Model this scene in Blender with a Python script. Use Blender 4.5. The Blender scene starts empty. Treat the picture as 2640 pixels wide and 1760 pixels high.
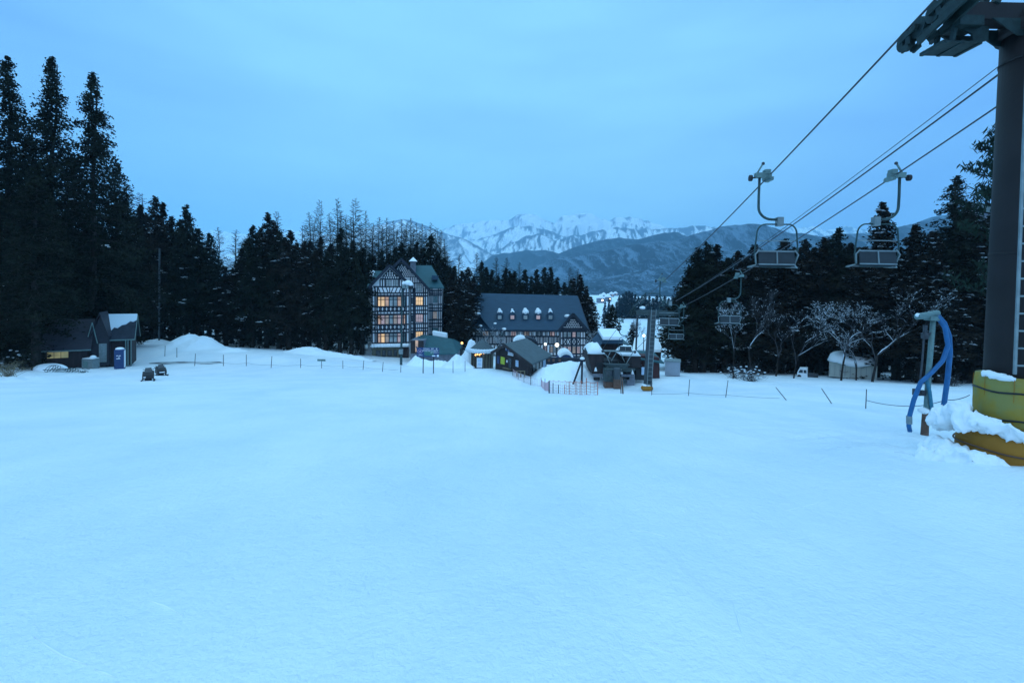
import bpy, math, random
import numpy as np
from mathutils import Vector, Matrix
random.seed(7)
S = bpy.context.scene
COL = S.collection
R = math.radians
# ------------------------------------------------------------------ camera
FPX, CU, CV = 1200.0, 1320.0, 771.0
CM = Matrix.Rotation(R(90 - 1.5), 3, 'X') @ Matrix.Rotation(R(1.2), 3, 'Z')
cd = bpy.data.cameras.new('camera')
cam = bpy.data.objects.new('camera', cd); COL.objects.link(cam)
cam.matrix_world = CM.to_4x4()
cd.sensor_width = 36; cd.lens = 36 * FPX / 2640
cd.shift_y = -(880 - CV) / 2640
cd.clip_start = 0.05; cd.clip_end = 40000
S.camera = cam

def W(u, v, d):
    """the point of the place that the photograph shows at (u, v), d metres ahead"""
    q = CM @ Vector(((u - CU) / FPX, (CV - v) / FPX, -1))
    return q * (d / q.y)
def UV(p):
    q = CM.transposed() @ Vector(p)
    return CU + FPX * q.x / -q.z, CV - FPX * q.y / -q.z

# ------------------------------------------------------------------ noise
def _h(ix, iy, s):
    n = (ix.astype(np.int64) * 374761393 + iy.astype(np.int64) * 668265263 + s * 974634777) & 0x7fffffff
    n = ((n ^ (n >> 13)) * 1274126177) & 0x7fffffff
    n = (n ^ (n >> 16)) & 0xffff
    return n / 32767.5 - 1.0
def vn(x, y, s=0):
    x = np.asarray(x, float); y = np.asarray(y, float)
    ix = np.floor(x); iy = np.floor(y); fx = x - ix; fy = y - iy
    fx = fx * fx * fx * (fx * (fx * 6 - 15) + 10); fy = fy * fy * fy * (fy * (fy * 6 - 15) + 10)
    a = _h(ix, iy, s); b = _h(ix + 1, iy, s); c = _h(ix, iy + 1, s); d = _h(ix + 1, iy + 1, s)
    return (a * (1 - fx) + b * fx) * (1 - fy) + (c * (1 - fx) + d * fx) * fy
def fbm(x, y, s=0, o=4):
    t = 0; a = 1.0; n = 0
    for i in range(o):
        t = t + a * vn(x * 2 ** i + 13.7 * i, y * 2 ** i + 7.1 * i, s + i); n += a; a *= .5
    return t / n
def ridged(x, y, s=0, o=4):
    t = 0; a = 1.0; n = 0
    for i in range(o):
        t = t + a * (1 - np.abs(vn(x * 2 ** i + 5.3 * i, y * 2 ** i + 9.1 * i, s + i))); n += a; a *= .5
    return t / n

# ------------------------------------------------------------------ the lie of the land
def plane(y):
    y = np.asarray(y, float)
    t = np.clip(y - 48, 0, 52)
    return np.where(y <= 48, -(1.7 + .15 * y), -8.9 - .15 * (t - t * t / 104))
ANCH = [  # u, v, d, reach
 (310,940,43,4),(200,945,42,4),(90,955,38,5),(0,975,33,5),(-200,960,36,9),(383,984,31,4),(413,969,34,3.5),
 (330,885,60,6),(430,880,61,6),(560,897,61,6),(650,897,62,6),(740,906,62,6),(860,907,63,6),(945,930,66,5),(1000,938,63,4),(1045,942,64,4),
 (330,866,80,12),(500,868,80,12),(700,880,85,12),(850,890,85,12),(100,880,60,10),(-150,880,60,12),
 (1300,950,47,3),(1365,964,44,3),(1450,1003,38,4),(1540,1013,36,4),(1410,1004,37,3.5),(1592,1011,37,3),
 (1670,1004,36,3),(1540,985,42,3),(1700,980,42,4),(1734,966,45,4),
 (1800,962,50,6),(1900,968,48,6),(2000,968,48,6),(2130,968,50,6),(2240,985,42,5),(2350,985,42,5),
 (2480,992,40,6),(2000,950,66,10),(2200,950,66,10),(2500,960,60,12),(1930,988,40,4),
 (2600,1180,7,1.0),(2700,1190,7,1.3),(2383,1122,11.6,1.2)]
_A = []
for u, v, d, s in ANCH:
    p = W(u, v, d); _A.append((p.x, p.y, p.z - float(plane(p.y)), s))
ROUGH = [(W(u, v, d).x, d, s, a) for u, v, d, s, a in ((2330, 1150, 9.5, 1.6, .09), (2520, 1230, 6.8, 1.0, .08), (2150, 1140, 11, 2.0, .05), (60, 980, 31, 5, .25), (1960, 985, 38, 4, .18))]
def G(x, y, rough=True):
    x = np.asarray(x, float); y = np.asarray(y, float)
    num = 0; den = .12
    for ax, ay, r, s in _A:
        w = np.exp(-((x - ax) ** 2 + (y - ay) ** 2) / (2 * s * s)); num = num + w * r; den = den + w
    z = plane(y) + num / den
    # beyond the groomed run the snow lies in soft lumps
    k = np.clip((y - 46) / 10, 0, 1)
    z = z + (.03 + .12 * k) * fbm(x / 4.0, y / 4.0, 3) * np.clip(1.6 - y / 200, .3, 1)
    z = z + .012 * fbm(x / .8, y / .8, 5) * np.clip((45 - y) / 45, 0, 1)
    for bx, by, bs, am in ROUGH: z = z + am * np.exp(-((x - bx) ** 2 + (y - by) ** 2) / (2 * bs * bs)) * fbm(x / .42, y / .42, 21, 4)
    return z
def gz(x, y): return float(G(np.array([x]), np.array([y]))[0])
def on(u, d, v=900):
    """a point standing on the snow d metres ahead in column u"""
    z = 0
    for i in range(5):
        p = W(u, v, d); z = gz(p.x, d); v = UV((p.x, d, z))[1]
    return Vector((p.x, d, z))
def hit(u, v):
    """where the line of sight through (u, v) meets the snow"""
    k = W(u, v, 1.0); lo, hi = 2.0, 130.0
    for i in range(4):                                              # march in ever finer steps
        ds = np.geomspace(lo, hi, 160) if i == 0 else np.linspace(lo, hi, 12)
        under = np.nonzero(k.z * ds < G(k.x * ds, ds))[0]
        if not len(under): return on(u, 60)
        j = max(1, int(under[0])); lo, hi = float(ds[j - 1]), float(ds[j])
    d = (lo + hi) / 2
    return Vector((k.x * d, d, gz(k.x * d, d)))

# ------------------------------------------------------------------ materials
def mat(name, col, rough=.7, metal=0, var=0, vscale=3, bump=0, bscale=20, spec=.4, emit=None, es=0, col2=None, fac=(.4, .6), stretch=None):
    m = bpy.data.materials.new(name); m.use_nodes = True
    nt = m.node_tree; b = nt.nodes['Principled BSDF']
    b.inputs['Base Color'].default_value = (*col, 1); b.inputs['Roughness'].default_value = rough
    b.inputs['Metallic'].default_value = metal; b.inputs['Specular IOR Level'].default_value = spec
    tc = nt.nodes.new('ShaderNodeTexCoord'); src = tc.outputs['Object']
    if stretch:
        mp = nt.nodes.new('ShaderNodeMapping'); mp.inputs['Scale'].default_value = stretch
        nt.links.new(src, mp.inputs['Vector']); src = mp.outputs['Vector']
    if var or col2:
        n = nt.nodes.new('ShaderNodeTexNoise'); n.inputs['Scale'].default_value = vscale; n.inputs['Detail'].default_value = 6
        nt.links.new(src, n.inputs['Vector'])
        r = nt.nodes.new('ShaderNodeValToRGB')
        c2 = col2 if col2 else tuple(min(1, c * (1 + var)) for c in col)
        c1 = col if col2 else tuple(c * (1 - var) for c in col)
        r.color_ramp.elements[0].color = (*c1, 1); r.color_ramp.elements[1].color = (*c2, 1)
        r.color_ramp.elements[0].position, r.color_ramp.elements[1].position = fac if col2 else (.3, .7)
        nt.links.new(n.outputs['Fac'], r.inputs['Fac']); nt.links.new(r.outputs['Color'], b.inputs['Base Color'])
    if bump:
        n = nt.nodes.new('ShaderNodeTexNoise'); n.inputs['Scale'].default_value = bscale; n.inputs['Detail'].default_value = 5
        nt.links.new(src, n.inputs['Vector'])
        bp = nt.nodes.new('ShaderNodeBump'); bp.inputs['Strength'].default_value = bump; bp.inputs['Distance'].default_value = .05
        nt.links.new(n.outputs['Fac'], bp.inputs['Height']); nt.links.new(bp.outputs['Normal'], b.inputs['Normal'])
    if emit:
        b.inputs['Emission Color'].default_value = (*emit, 1); b.inputs['Emission Strength'].default_value = es
    return m

M = {}
SNOWC = (.80, .86, .90)
M['snow'] = mat('snow', SNOWC, .75, var=.03, vscale=.6, bump=.25, bscale=6, spec=.25)
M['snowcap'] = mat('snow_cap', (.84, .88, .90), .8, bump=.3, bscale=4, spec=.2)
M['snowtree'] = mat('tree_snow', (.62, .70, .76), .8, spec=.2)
M['leaf'] = mat('cedar_foliage', (.0145, .0175, .0115), .9, var=.6, vscale=.35, spec=.06)
M['leafb'] = mat('cedar_foliage_brown', (.019, .0155, .0115), .9, var=.6, vscale=.35, spec=.06)
M['leafg'] = mat('pine_foliage', (.018, .034, .024), .9, var=.4, vscale=.7, spec=.06)
M['bark'] = mat('bark', (.030, .026, .024), .95, var=.4, vscale=6, bump=.5, bscale=14, spec=.1, stretch=(1, 1, .2))
M['barkp'] = mat('pale_bark', (.085, .085, .08), .95, var=.3, vscale=5, bump=.5, bscale=14, spec=.1, stretch=(1, 1, .2))
M['larch'] = mat('larch_twigs', (.045, .043, .036), .95, var=.3, vscale=2, spec=.1)
M['twig'] = mat('bare_twigs', (.060, .060, .066), .95, var=.3, vscale=2, spec=.1)
M['plaster'] = mat('plaster', (.80, .79, .80), .85, var=.08, vscale=1.5)
M['timber'] = mat('dark_timber', (.016, .022, .036), .8, var=.3, vscale=2)
M['teal'] = mat('teal_roof', (.020, .085, .10), .65, var=.18, vscale=1.2, bump=.2, bscale=9, stretch=(1, 1, 6))
M['slate'] = mat('slate_roof', (.017, .052, .090), .7, var=.14, vscale=.9, bump=.25, bscale=6, stretch=(1, 1, 6))
M['greyroof'] = mat('grey_roof', (.07, .095, .105), .8, var=.14, vscale=2, bump=.3, bscale=9)
M['brown'] = mat('brown_boards', (.030, .022, .024), .8, var=.35, vscale=3, bump=.35, bscale=9, stretch=(1, 1, .15))
M['brownred'] = mat('red_boards', (.07, .026, .026), .8, var=.3, vscale=3, stretch=(1, 1, .15))
M['plum'] = mat('plum_metal_roof', (.026, .025, .036), .65, var=.2, vscale=2, stretch=(1, 1, 4))
M['khaki'] = mat('khaki_render', (.10, .10, .075), .85, var=.2, vscale=2)
M['stone'] = mat('stone_base', (.17, .19, .23), .9, var=.25, vscale=3)
M['galv'] = mat('galvanised_steel', (.22, .27, .28), .55, .5, var=.18, vscale=6)
M['greenst'] = mat('green_painted_steel', (.026, .062, .066), .5, .15, var=.3, vscale=7, bump=.1, bscale=30)
M['headgreen'] = mat('dark_green_lift_steel', (.014, .032, .033), .6, .05, var=.35, vscale=8, bump=.1, bscale=30, spec=.25)
M['greenlt'] = mat('pale_green_paint', (.13, .21, .205), .55, .1, var=.2, vscale=9)
M['pipe'] = mat('brown_pylon_paint', (.022, .019, .020), .65, .0, var=.18, vscale=1.6, bump=.06, bscale=20, spec=.2)
M['pipe2'] = mat('grey_pylon_paint', (.050, .064, .074), .55, .1, var=.2, vscale=1.6)
M['greygreen'] = mat('grey_green_steel', (.040, .062, .066), .6, .1, var=.25, vscale=5)
M['rust'] = mat('rusty_paint', (.13, .07, .05), .8, var=.35, vscale=4)
M['seat'] = mat('seat_panel', (.022, .030, .037), .6, var=.2, vscale=5)
M['black'] = mat('black_rubber', (.012, .014, .018), .6, var=.3, vscale=8)
M['cable'] = mat('steel_cable', (.05, .06, .075), .5, .5, var=.2, vscale=30)
M['pady'] = mat('yellow_padding', (.33, .215, .022), .7, var=.12, vscale=3, bump=.35, bscale=5, col2=(.25, .225, .06), fac=(.42, .58))
M['pado'] = mat('orange_padding', (.33, .135, .010), .7, var=.16, vscale=3, bump=.4, bscale=5)
M['hose'] = mat('blue_hose', (.012, .115, .29), .5, var=.15, vscale=8)
M['hoset'] = mat('teal_hose', (.03, .17, .25), .5, var=.15, vscale=8)
M['bluesign'] = mat('blue_sign_paint', (.015, .045, .14), .5, var=.1, vscale=2)
M['greensign'] = mat('map_green', (.04, .15, .14), .6, var=.3, vscale=5)
M['white'] = mat('white_paint', (.72, .76, .80), .6, var=.05, vscale=3)
M['pink'] = mat('pink_paint', (.55, .38, .55), .6)
M['lime'] = mat('lime_banner', (.42, .52, .05), .7, var=.1, vscale=4)
M['paleblue'] = mat('pale_blue_sheet', (.42, .55, .72), .7, var=.12, vscale=5)
M['wood'] = mat('weathered_wood', (.17, .14, .09), .85, var=.3, vscale=6)
M['stake'] = mat('dark_stake', (.05, .055, .065), .8, var=.3, vscale=9)
M['orange'] = mat('orange_net', (.50, .19, .15), .7)
M['netpale'] = mat('faded_pink_net', (.62, .42, .46), .7)
M['leafhaze'] = mat('haze_tinted_distant_foliage', (.030, .058, .080), .9, var=.4, vscale=.5, spec=.06)  # distant haze painted into the foliage colour
M['glass'] = mat('dark_glass', (.03, .04, .05), .1, spec=.6)
M['glassp'] = mat('pale_curtained_glass', (.33, .36, .36), .3, var=.25, vscale=1.4, spec=.6)
M['glassg'] = mat('greenish_glass', (.09, .17, .18), .2, var=.3, vscale=1.5, spec=.6)
def lit(name, c, s, v=.35):
    m = mat(name, tuple(.5 * x for x in c), .4)
    nt = m.node_tree; b = nt.nodes['Principled BSDF']
    tc = nt.nodes.new('ShaderNodeTexCoord'); n = nt.nodes.new('ShaderNodeTexNoise'); n.inputs['Scale'].default_value = 1.3
    r = nt.nodes.new('ShaderNodeValToRGB')
    r.color_ramp.elements[0].position = .3; r.color_ramp.elements[1].position = .7
    r.color_ramp.elements[0].color = (*[x * (1 - v) for x in c], 1); r.color_ramp.elements[1].color = (*c, 1)
    nt.links.new(tc.outputs['Object'], n.inputs['Vector']); nt.links.new(n.outputs['Fac'], r.inputs['Fac'])
    nt.links.new(r.outputs['Color'], b.inputs['Emission Color']); b.inputs['Emission Strength'].default_value = s
    return m
M['lit'] = lit('lit_window_warm', (1.0, .64, .33), .72)
M['lita'] = lit('lit_window_amber', (.85, .52, .36), .40, .5)
M['litd'] = lit('dim_curtained_window', (.62, .50, .42), .30, .6)
M['lity'] = lit('yellow_lit_window', (.75, .66, .30), .26, .7)
M['litp'] = lit('pink_curtain_window', (.62, .46, .47), .42, .4)
M['lamp'] = lit('lamp_glow', (1.0, .80, .50), 5, .05)
M['lampw'] = lit('white_lamp_glow', (.85, 1.0, .95), 3, .05)
M['ember'] = lit('string_light_glow', (1.0, .45, .12), 4, .1)
M['asphalt'] = mat('wet_asphalt', (.035, .045, .055), .5, col2=(.70, .76, .80), fac=(.42, .58), vscale=.8, stretch=(.4, 2.6, 1))

# ------------------------------------------------------------------ mesh builder
class MB:
    def __init__(s): s.v = []; s.f = []; s.m = []
    def add(s, vs, fs, mi=0):
        o = len(s.v); s.v += [tuple(p) for p in vs]; s.f += [tuple(i + o for i in f) for f in fs]; s.m += [mi] * len(fs); return s
    def box(s, c, size, rot=None, mi=0):
        c = Vector(c); hx, hy, hz = size[0] / 2, size[1] / 2, size[2] / 2
        vs = [Vector((x, y, z)) for x in (-hx, hx) for y in (-hy, hy) for z in (-hz, hz)]
        if rot is not None: vs = [rot @ p for p in vs]
        return s.add([p + c for p in vs], [(0, 1, 3, 2), (4, 6, 7, 5), (0, 4, 5, 1), (2, 3, 7, 6), (0, 2, 6, 4), (1, 5, 7, 3)], mi)
    def beam(s, a, b, w, h=None, mi=0):
        a = Vector(a); b = Vector(b); d = b - a; L = d.length
        if L < 1e-6: return s
        z = d.normalized(); up = Vector((0, 0, 1)) if abs(z.z) < .95 else Vector((0, 1, 0))
        x = z.cross(up).normalized(); y = z.cross(x)
        rot = Matrix((x, y, z)).transposed()
        return s.box((a + b) / 2, (w, h or w, L), rot, mi)
    def tube(s, pts, r, n=8, mi=0, cap=True):
        pts = [Vector(p) for p in pts]; k = len(pts)
        rs = r if isinstance(r, (list, tuple)) else [r] * k
        vs = []; prev = None
        for i, p in enumerate(pts):
            t = (pts[min(i + 1, k - 1)] - pts[max(i - 1, 0)]).normalized()
            if prev is None:
                up = Vector((0, 0, 1)) if abs(t.z) < .9 else Vector((1, 0, 0))
                x = t.cross(up).normalized()
            else: x = (prev - t * prev.dot(t)).normalized()
            prev = x; y = t.cross(x)
            vs += [p + (x * math.cos(2 * math.pi * j / n) + y * math.sin(2 * math.pi * j / n)) * rs[i] for j in range(n)]
        fs = [(i * n + j, i * n + (j + 1) % n, (i + 1) * n + (j + 1) % n, (i + 1) * n + j) for i in range(k - 1) for j in range(n)]
        if cap: fs += [tuple(range(n - 1, -1, -1)), tuple((k - 1) * n + j for j in range(n))]
        return s.add(vs, fs, mi)
    def cyl(s, a, b, r, n=12, mi=0, r2=None): return s.tube([a, b], [r, r if r2 is None else r2], n, mi)
    def prism(s, poly, ext, mi=0):
        n = len(poly); e = Vector(ext); a = [Vector(p) for p in poly]
        fs = [tuple(range(n - 1, -1, -1)), tuple(range(n, 2 * n))] + [(i, (i + 1) % n, n + (i + 1) % n, n + i) for i in range(n)]
        return s.add(a + [p + e for p in a], fs, mi)
    def ball(s, c, r, n=8, m=6, mi=0, sc=(1, 1, 1)):
        c = Vector(c); vs = []
        for i in range(m + 1):
            t = math.pi * i / m
            for j in range(n):
                q = 2 * math.pi * j / n
                vs.append(c + Vector((r * sc[0] * math.sin(t) * math.cos(q), r * sc[1] * math.sin(t) * math.sin(q), r * sc[2] * math.cos(t))))
        return s.add(vs, [(i * n + j, (i + 1) * n + j, (i + 1) * n + (j + 1) % n, i * n + (j + 1) % n) for i in range(m) for j in range(n)], mi)
    def mesh(s, name, mats, smooth=False):
        me = bpy.data.meshes.new(name); me.from_pydata(s.v, [], s.f)
        for m in (mats if isinstance(mats, (list, tuple)) else [mats]): me.materials.append(M[m] if isinstance(m, str) else m)
        me.polygons.foreach_set('material_index', s.m)
        if smooth: me.polygons.foreach_set('use_smooth', [True] * len(s.f))
        me.update(); return me
    def build(s, name, mats, parent=None, smooth=False, loc=None, label=None):
        o = bpy.data.objects.new(name, s.mesh(name, mats, smooth)); COL.objects.link(o)
        if parent is not None: o.parent = parent
        if loc is not None: o.location = loc
        if label: o['label'] = label
        return o
def tag(o, label, cat, group=None):
    o['label'] = label; o['category'] = cat
    if group: o['group'] = group
    return o
def thing(name, label, cat, loc=(0, 0, 0), rz=0, group=None):
    o = bpy.data.objects.new(name, None); COL.objects.link(o); o.location = loc; o.rotation_euler = (0, 0, rz)
    o.empty_display_size = .2
    return tag(o, label, cat, group)
def copy_tree(o, parent=None):
    c = o.copy(); COL.objects.link(c)
    if parent is not None: c.parent = parent
    for ch in list(o.children): copy_tree(ch, c)
    return c
def grid_obj(name, X, Y, Z, m, smooth=True):
    ny, nx = X.shape
    co = np.stack([X, Y, Z], -1).reshape(-1, 3)
    idx = np.arange(ny * nx).reshape(ny, nx)
    f = np.stack([idx[:-1, :-1], idx[:-1, 1:], idx[1:, 1:], idx[1:, :-1]], -1).reshape(-1, 4)
    me = bpy.data.meshes.new(name); me.from_pydata(co.tolist(), [], f.tolist())
    me.materials.append(m)
    if smooth: me.polygons.foreach_set('use_smooth', [True] * len(f))
    o = bpy.data.objects.new(name, me); COL.objects.link(o); return o
ORD = ['first', 'second', 'third', 'fourth', 'fifth', 'sixth', 'seventh', 'eighth', 'ninth', 'tenth', 'eleventh', 'twelfth', 'thirteenth',
       'fourteenth', 'fifteenth', 'sixteenth', 'seventeenth', 'eighteenth', 'nineteenth', 'twentieth', 'twenty-first', 'twenty-second',
       'twenty-third', 'twenty-fourth', 'twenty-fifth', 'twenty-sixth', 'twenty-seventh', 'twenty-eighth', 'twenty-ninth', 'thirtieth']

# ------------------------------------------------------------------ sky and light
w = bpy.data.worlds.new('World'); S.world = w; w.use_nodes = True
nt = w.node_tree; nt.nodes.clear(); N = nt.nodes.new; Lk = nt.links.new
out = N('ShaderNodeOutputWorld'); bg = N('ShaderNodeBackground'); Lk(bg.outputs[0], out.inputs[0])
SUN_EL, SUN_AZ = R(32), R(200)
sky = N('ShaderNodeTexSky'); sky.sky_type = 'NISHITA'; sky.sun_disc = False; sky.sun_elevation = SUN_EL; sky.sun_rotation = SUN_AZ
tc = N('ShaderNodeTexCoord'); sx = N('ShaderNodeSeparateXYZ'); Lk(tc.outputs['Generated'], sx.inputs[0])
mp = N('ShaderNodeMapping'); mp.inputs['Scale'].default_value = (1.3, 1.3, 6.5); Lk(tc.outputs['Generated'], mp.inputs[0])
n1 = N('ShaderNodeTexNoise'); n1.inputs['Scale'].default_value = 1.7; n1.inputs['Detail'].default_value = 7; n1.inputs['Roughness'].default_value = .48
Lk(mp.outputs[0], n1.inputs['Vector'])
cr = N('ShaderNodeValToRGB'); cr.color_ramp.elements[0].position = .34; cr.color_ramp.elements[1].position = .62
cr.color_ramp.elements[0].position = 0; cr.color_ramp.elements[1].position = 1
cr.color_ramp.elements[0].color = (.160, .410, .865, 1); cr.color_ramp.elements[1].color = (.290, .690, 1.0, 1)
# the cloud deck is thinnest, and so brightest, ahead over the valley
gv = N('ShaderNodeVectorMath'); gv.operation = 'DOT_PRODUCT'; Lk(tc.outputs['Generated'], gv.inputs[0]); gv.inputs[1].default_value = Vector((-.03, .92, .42)).normalized()
gr = N('ShaderNodeMapRange'); gr.interpolation_type = 'SMOOTHSTEP'; gr.inputs['From Min'].default_value = .70; gr.inputs['From Max'].default_value = 1.0; Lk(gv.outputs['Value'], gr.inputs['Value'])
def mm(op, a, b):
    q = N('ShaderNodeMath'); q.operation = op
    for i, z in enumerate((a, b)):
        if isinstance(z, (int, float)): q.inputs[i].default_value = z
        else: Lk(z, q.inputs[i])
    return q.outputs[0]
Lk(mm('ADD', mm('MULTIPLY', gr.outputs[0], .72), mm('ADD', mm('MULTIPLY', n1.outputs['Fac'], 1.25), -.43)), cr.inputs['Fac'])
# an overcast sky is brightest overhead
zr = N('ShaderNodeMapRange'); zr.inputs['From Min'].default_value = .52; zr.inputs['From Max'].default_value = 1.0
zr.inputs['To Min'].default_value = 0; zr.inputs['To Max'].default_value = 1; Lk(sx.outputs['Z'], zr.inputs['Value'])
mx = N('ShaderNodeMix'); mx.data_type = 'RGBA'; Lk(zr.outputs[0], mx.inputs['Factor'])
Lk(cr.outputs[0], mx.inputs['A']); mx.inputs['B'].default_value = (.78, 1.45, 1.94, 1)
ad = N('ShaderNodeMix'); ad.data_type = 'RGBA'; ad.blend_type = 'ADD'; ad.inputs['Factor'].default_value = .004
Lk(mx.outputs['Result'], ad.inputs['A']); Lk(sky.outputs[0], ad.inputs['B'])
Lk(ad.outputs['Result'], bg.inputs['Color']); bg.inputs['Strength'].default_value = 1.0
ld = bpy.data.lights.new('sun', 'SUN'); lo = bpy.data.objects.new('sun', ld); COL.objects.link(lo)
ld.energy = .30; ld.angle = R(35); ld.color = (.78, .92, 1.0)
dv = Vector((math.sin(SUN_AZ) * math.cos(SUN_EL), math.cos(SUN_AZ) * math.cos(SUN_EL), math.sin(SUN_EL)))
lo.rotation_euler = dv.to_track_quat('Z', 'Y').to_euler()
S.view_settings.view_transform = 'Standard'; S.view_settings.look = 'None'; S.view_settings.exposure = .15; S.view_settings.gamma = 1
S.cycles.use_denoising = True
S.cycles.volume_bounces = 1; S.cycles.max_bounces = 6; S.cycles.diffuse_bounces = 3

# ------------------------------------------------------------------ snow ground, one sheet to the foot of the far range
ys = [-40, -25, -14, -8, -4, -1.5]
y = .2
while y < 9000:
    ys.append(y); y += max(.16, min(y * .012, .7)) if y < 110 else y * .06
ys = np.array(ys)
tx = np.sinh(np.linspace(-3.4, 3.4, 420)) / math.sinh(3.4)   # denser towards the middle
tx = .75 * np.linspace(-1, 1, 420) + .25 * tx
X = tx[None, :] * (np.maximum(ys, 0)[:, None] * 1.45 + 16); Y = np.repeat(ys[:, None], 420, 1)
Z = G(X, Y); Z = np.where(Y > 150, plane(Y) - np.clip((Y - 700) / 8000, 0, 1) * 30, Z)
gm = mat('snow_field', SNOWC, .5, spec=.5)
nt = gm.node_tree; b = nt.nodes['Principled BSDF']
tc = nt.nodes.new('ShaderNodeTexCoord')
def nz(scale, det, st, rough=.55):
    mp = nt.nodes.new('ShaderNodeMapping'); mp.inputs['Scale'].default_value = st; nt.links.new(tc.outputs['Object'], mp.inputs[0])
    n = nt.nodes.new('ShaderNodeTexNoise'); n.inputs['Scale'].default_value = scale; n.inputs['Detail'].default_value = det; n.inputs['Roughness'].default_value = rough
    nt.links.new(mp.outputs[0], n.inputs['Vector']); return n.outputs['Fac']
def mth(op, a, b_):
    m = nt.nodes.new('ShaderNodeMath'); m.operation = op
    for i, q in enumerate((a, b_)):
        if isinstance(q, (int, float)): m.inputs[i].default_value = q
        else: nt.links.new(q, m.inputs[i])
    return m.outputs[0]
hsum = mth('ADD', mth('MULTIPLY', nz(9, 6, (1, 1, 1), .65), .05), mth('ADD', mth('ADD', mth('MULTIPLY', nz(2.2, 5, (1, .35, 1)), .10), mth('MULTIPLY', nz(.55, 4, (1, .5, 1)), .22)), mth('MULTIPLY', nz(28, 3, (1, 1, 1)), .018)))
bp = nt.nodes.new('ShaderNodeBump'); bp.inputs['Strength'].default_value = .65; bp.inputs['Distance'].default_value = 1.0
nt.links.new(hsum, bp.inputs['Height']); nt.links.new(bp.outputs[0], b.inputs['Normal'])
r = nt.nodes.new('ShaderNodeValToRGB'); r.color_ramp.elements[0].color = (.70, .79, .85, 1); r.color_ramp.elements[1].color = (.83, .88, .91, 1)
r.color_ramp.elements[0].position = .35; r.color_ramp.elements[1].position = .62
nt.links.new(nz(.35, 8, (1, .6, 1), .62), r.inputs['Fac']); nt.links.new(r.outputs[0], b.inputs['Base Color'])
g = grid_obj('snow_ground', X, Y, Z, gm); g['kind'] = 'structure'
HAZE = 0.000130
# ------------------------------------------------------------------ mountains and hills
def mountain_mat(name, forest, snow, scale, streak, jitter=.5, soft=.12, mixed=None):
    """snow and forest: the mesh carries where woods grow, with relief shade painted in ('cover'); noise breaks the edges into trees and gullies"""
    m = mat(name, snow, .9, spec=.1); nt = m.node_tree; b = nt.nodes['Principled BSDF']
    tc = nt.nodes.new('ShaderNodeTexCoord'); at = nt.nodes.new('ShaderNodeAttribute'); at.attribute_name = 'cover_shade'
    def nz(sc, det, st, ro=.65):
        mp = nt.nodes.new('ShaderNodeMapping'); mp.inputs['Scale'].default_value = st; nt.links.new(tc.outputs['Object'], mp.inputs[0])
        n = nt.nodes.new('ShaderNodeTexNoise'); n.inputs['Scale'].default_value = sc; n.inputs['Detail'].default_value = det; n.inputs['Roughness'].default_value = ro
        nt.links.new(mp.outputs[0], n.inputs['Vector']); return n.outputs['Fac']
    def mth(op, a, c):
        q = nt.nodes.new('ShaderNodeMath'); q.operation = op
        for i, z in enumerate((a, c)):
            if isinstance(z, (int, float)): q.inputs[i].default_value = z
            else: nt.links.new(z, q.inputs[i])
        return q.outputs[0]
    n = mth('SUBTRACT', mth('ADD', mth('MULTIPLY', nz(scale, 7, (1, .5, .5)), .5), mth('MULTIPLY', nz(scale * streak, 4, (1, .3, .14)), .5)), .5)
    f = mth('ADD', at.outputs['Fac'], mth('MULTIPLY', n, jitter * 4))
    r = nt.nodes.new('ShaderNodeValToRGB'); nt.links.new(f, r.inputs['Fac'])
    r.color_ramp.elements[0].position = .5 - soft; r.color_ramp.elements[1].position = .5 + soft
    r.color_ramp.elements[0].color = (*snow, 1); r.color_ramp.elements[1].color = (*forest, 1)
    nt.links.new(r.outputs[0], b.inputs['Base Color']); return m
def sstep(x, a, b): t = np.clip((x - a) / (b - a), 0, 1); return t * t * (3 - 2 * t)
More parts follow.
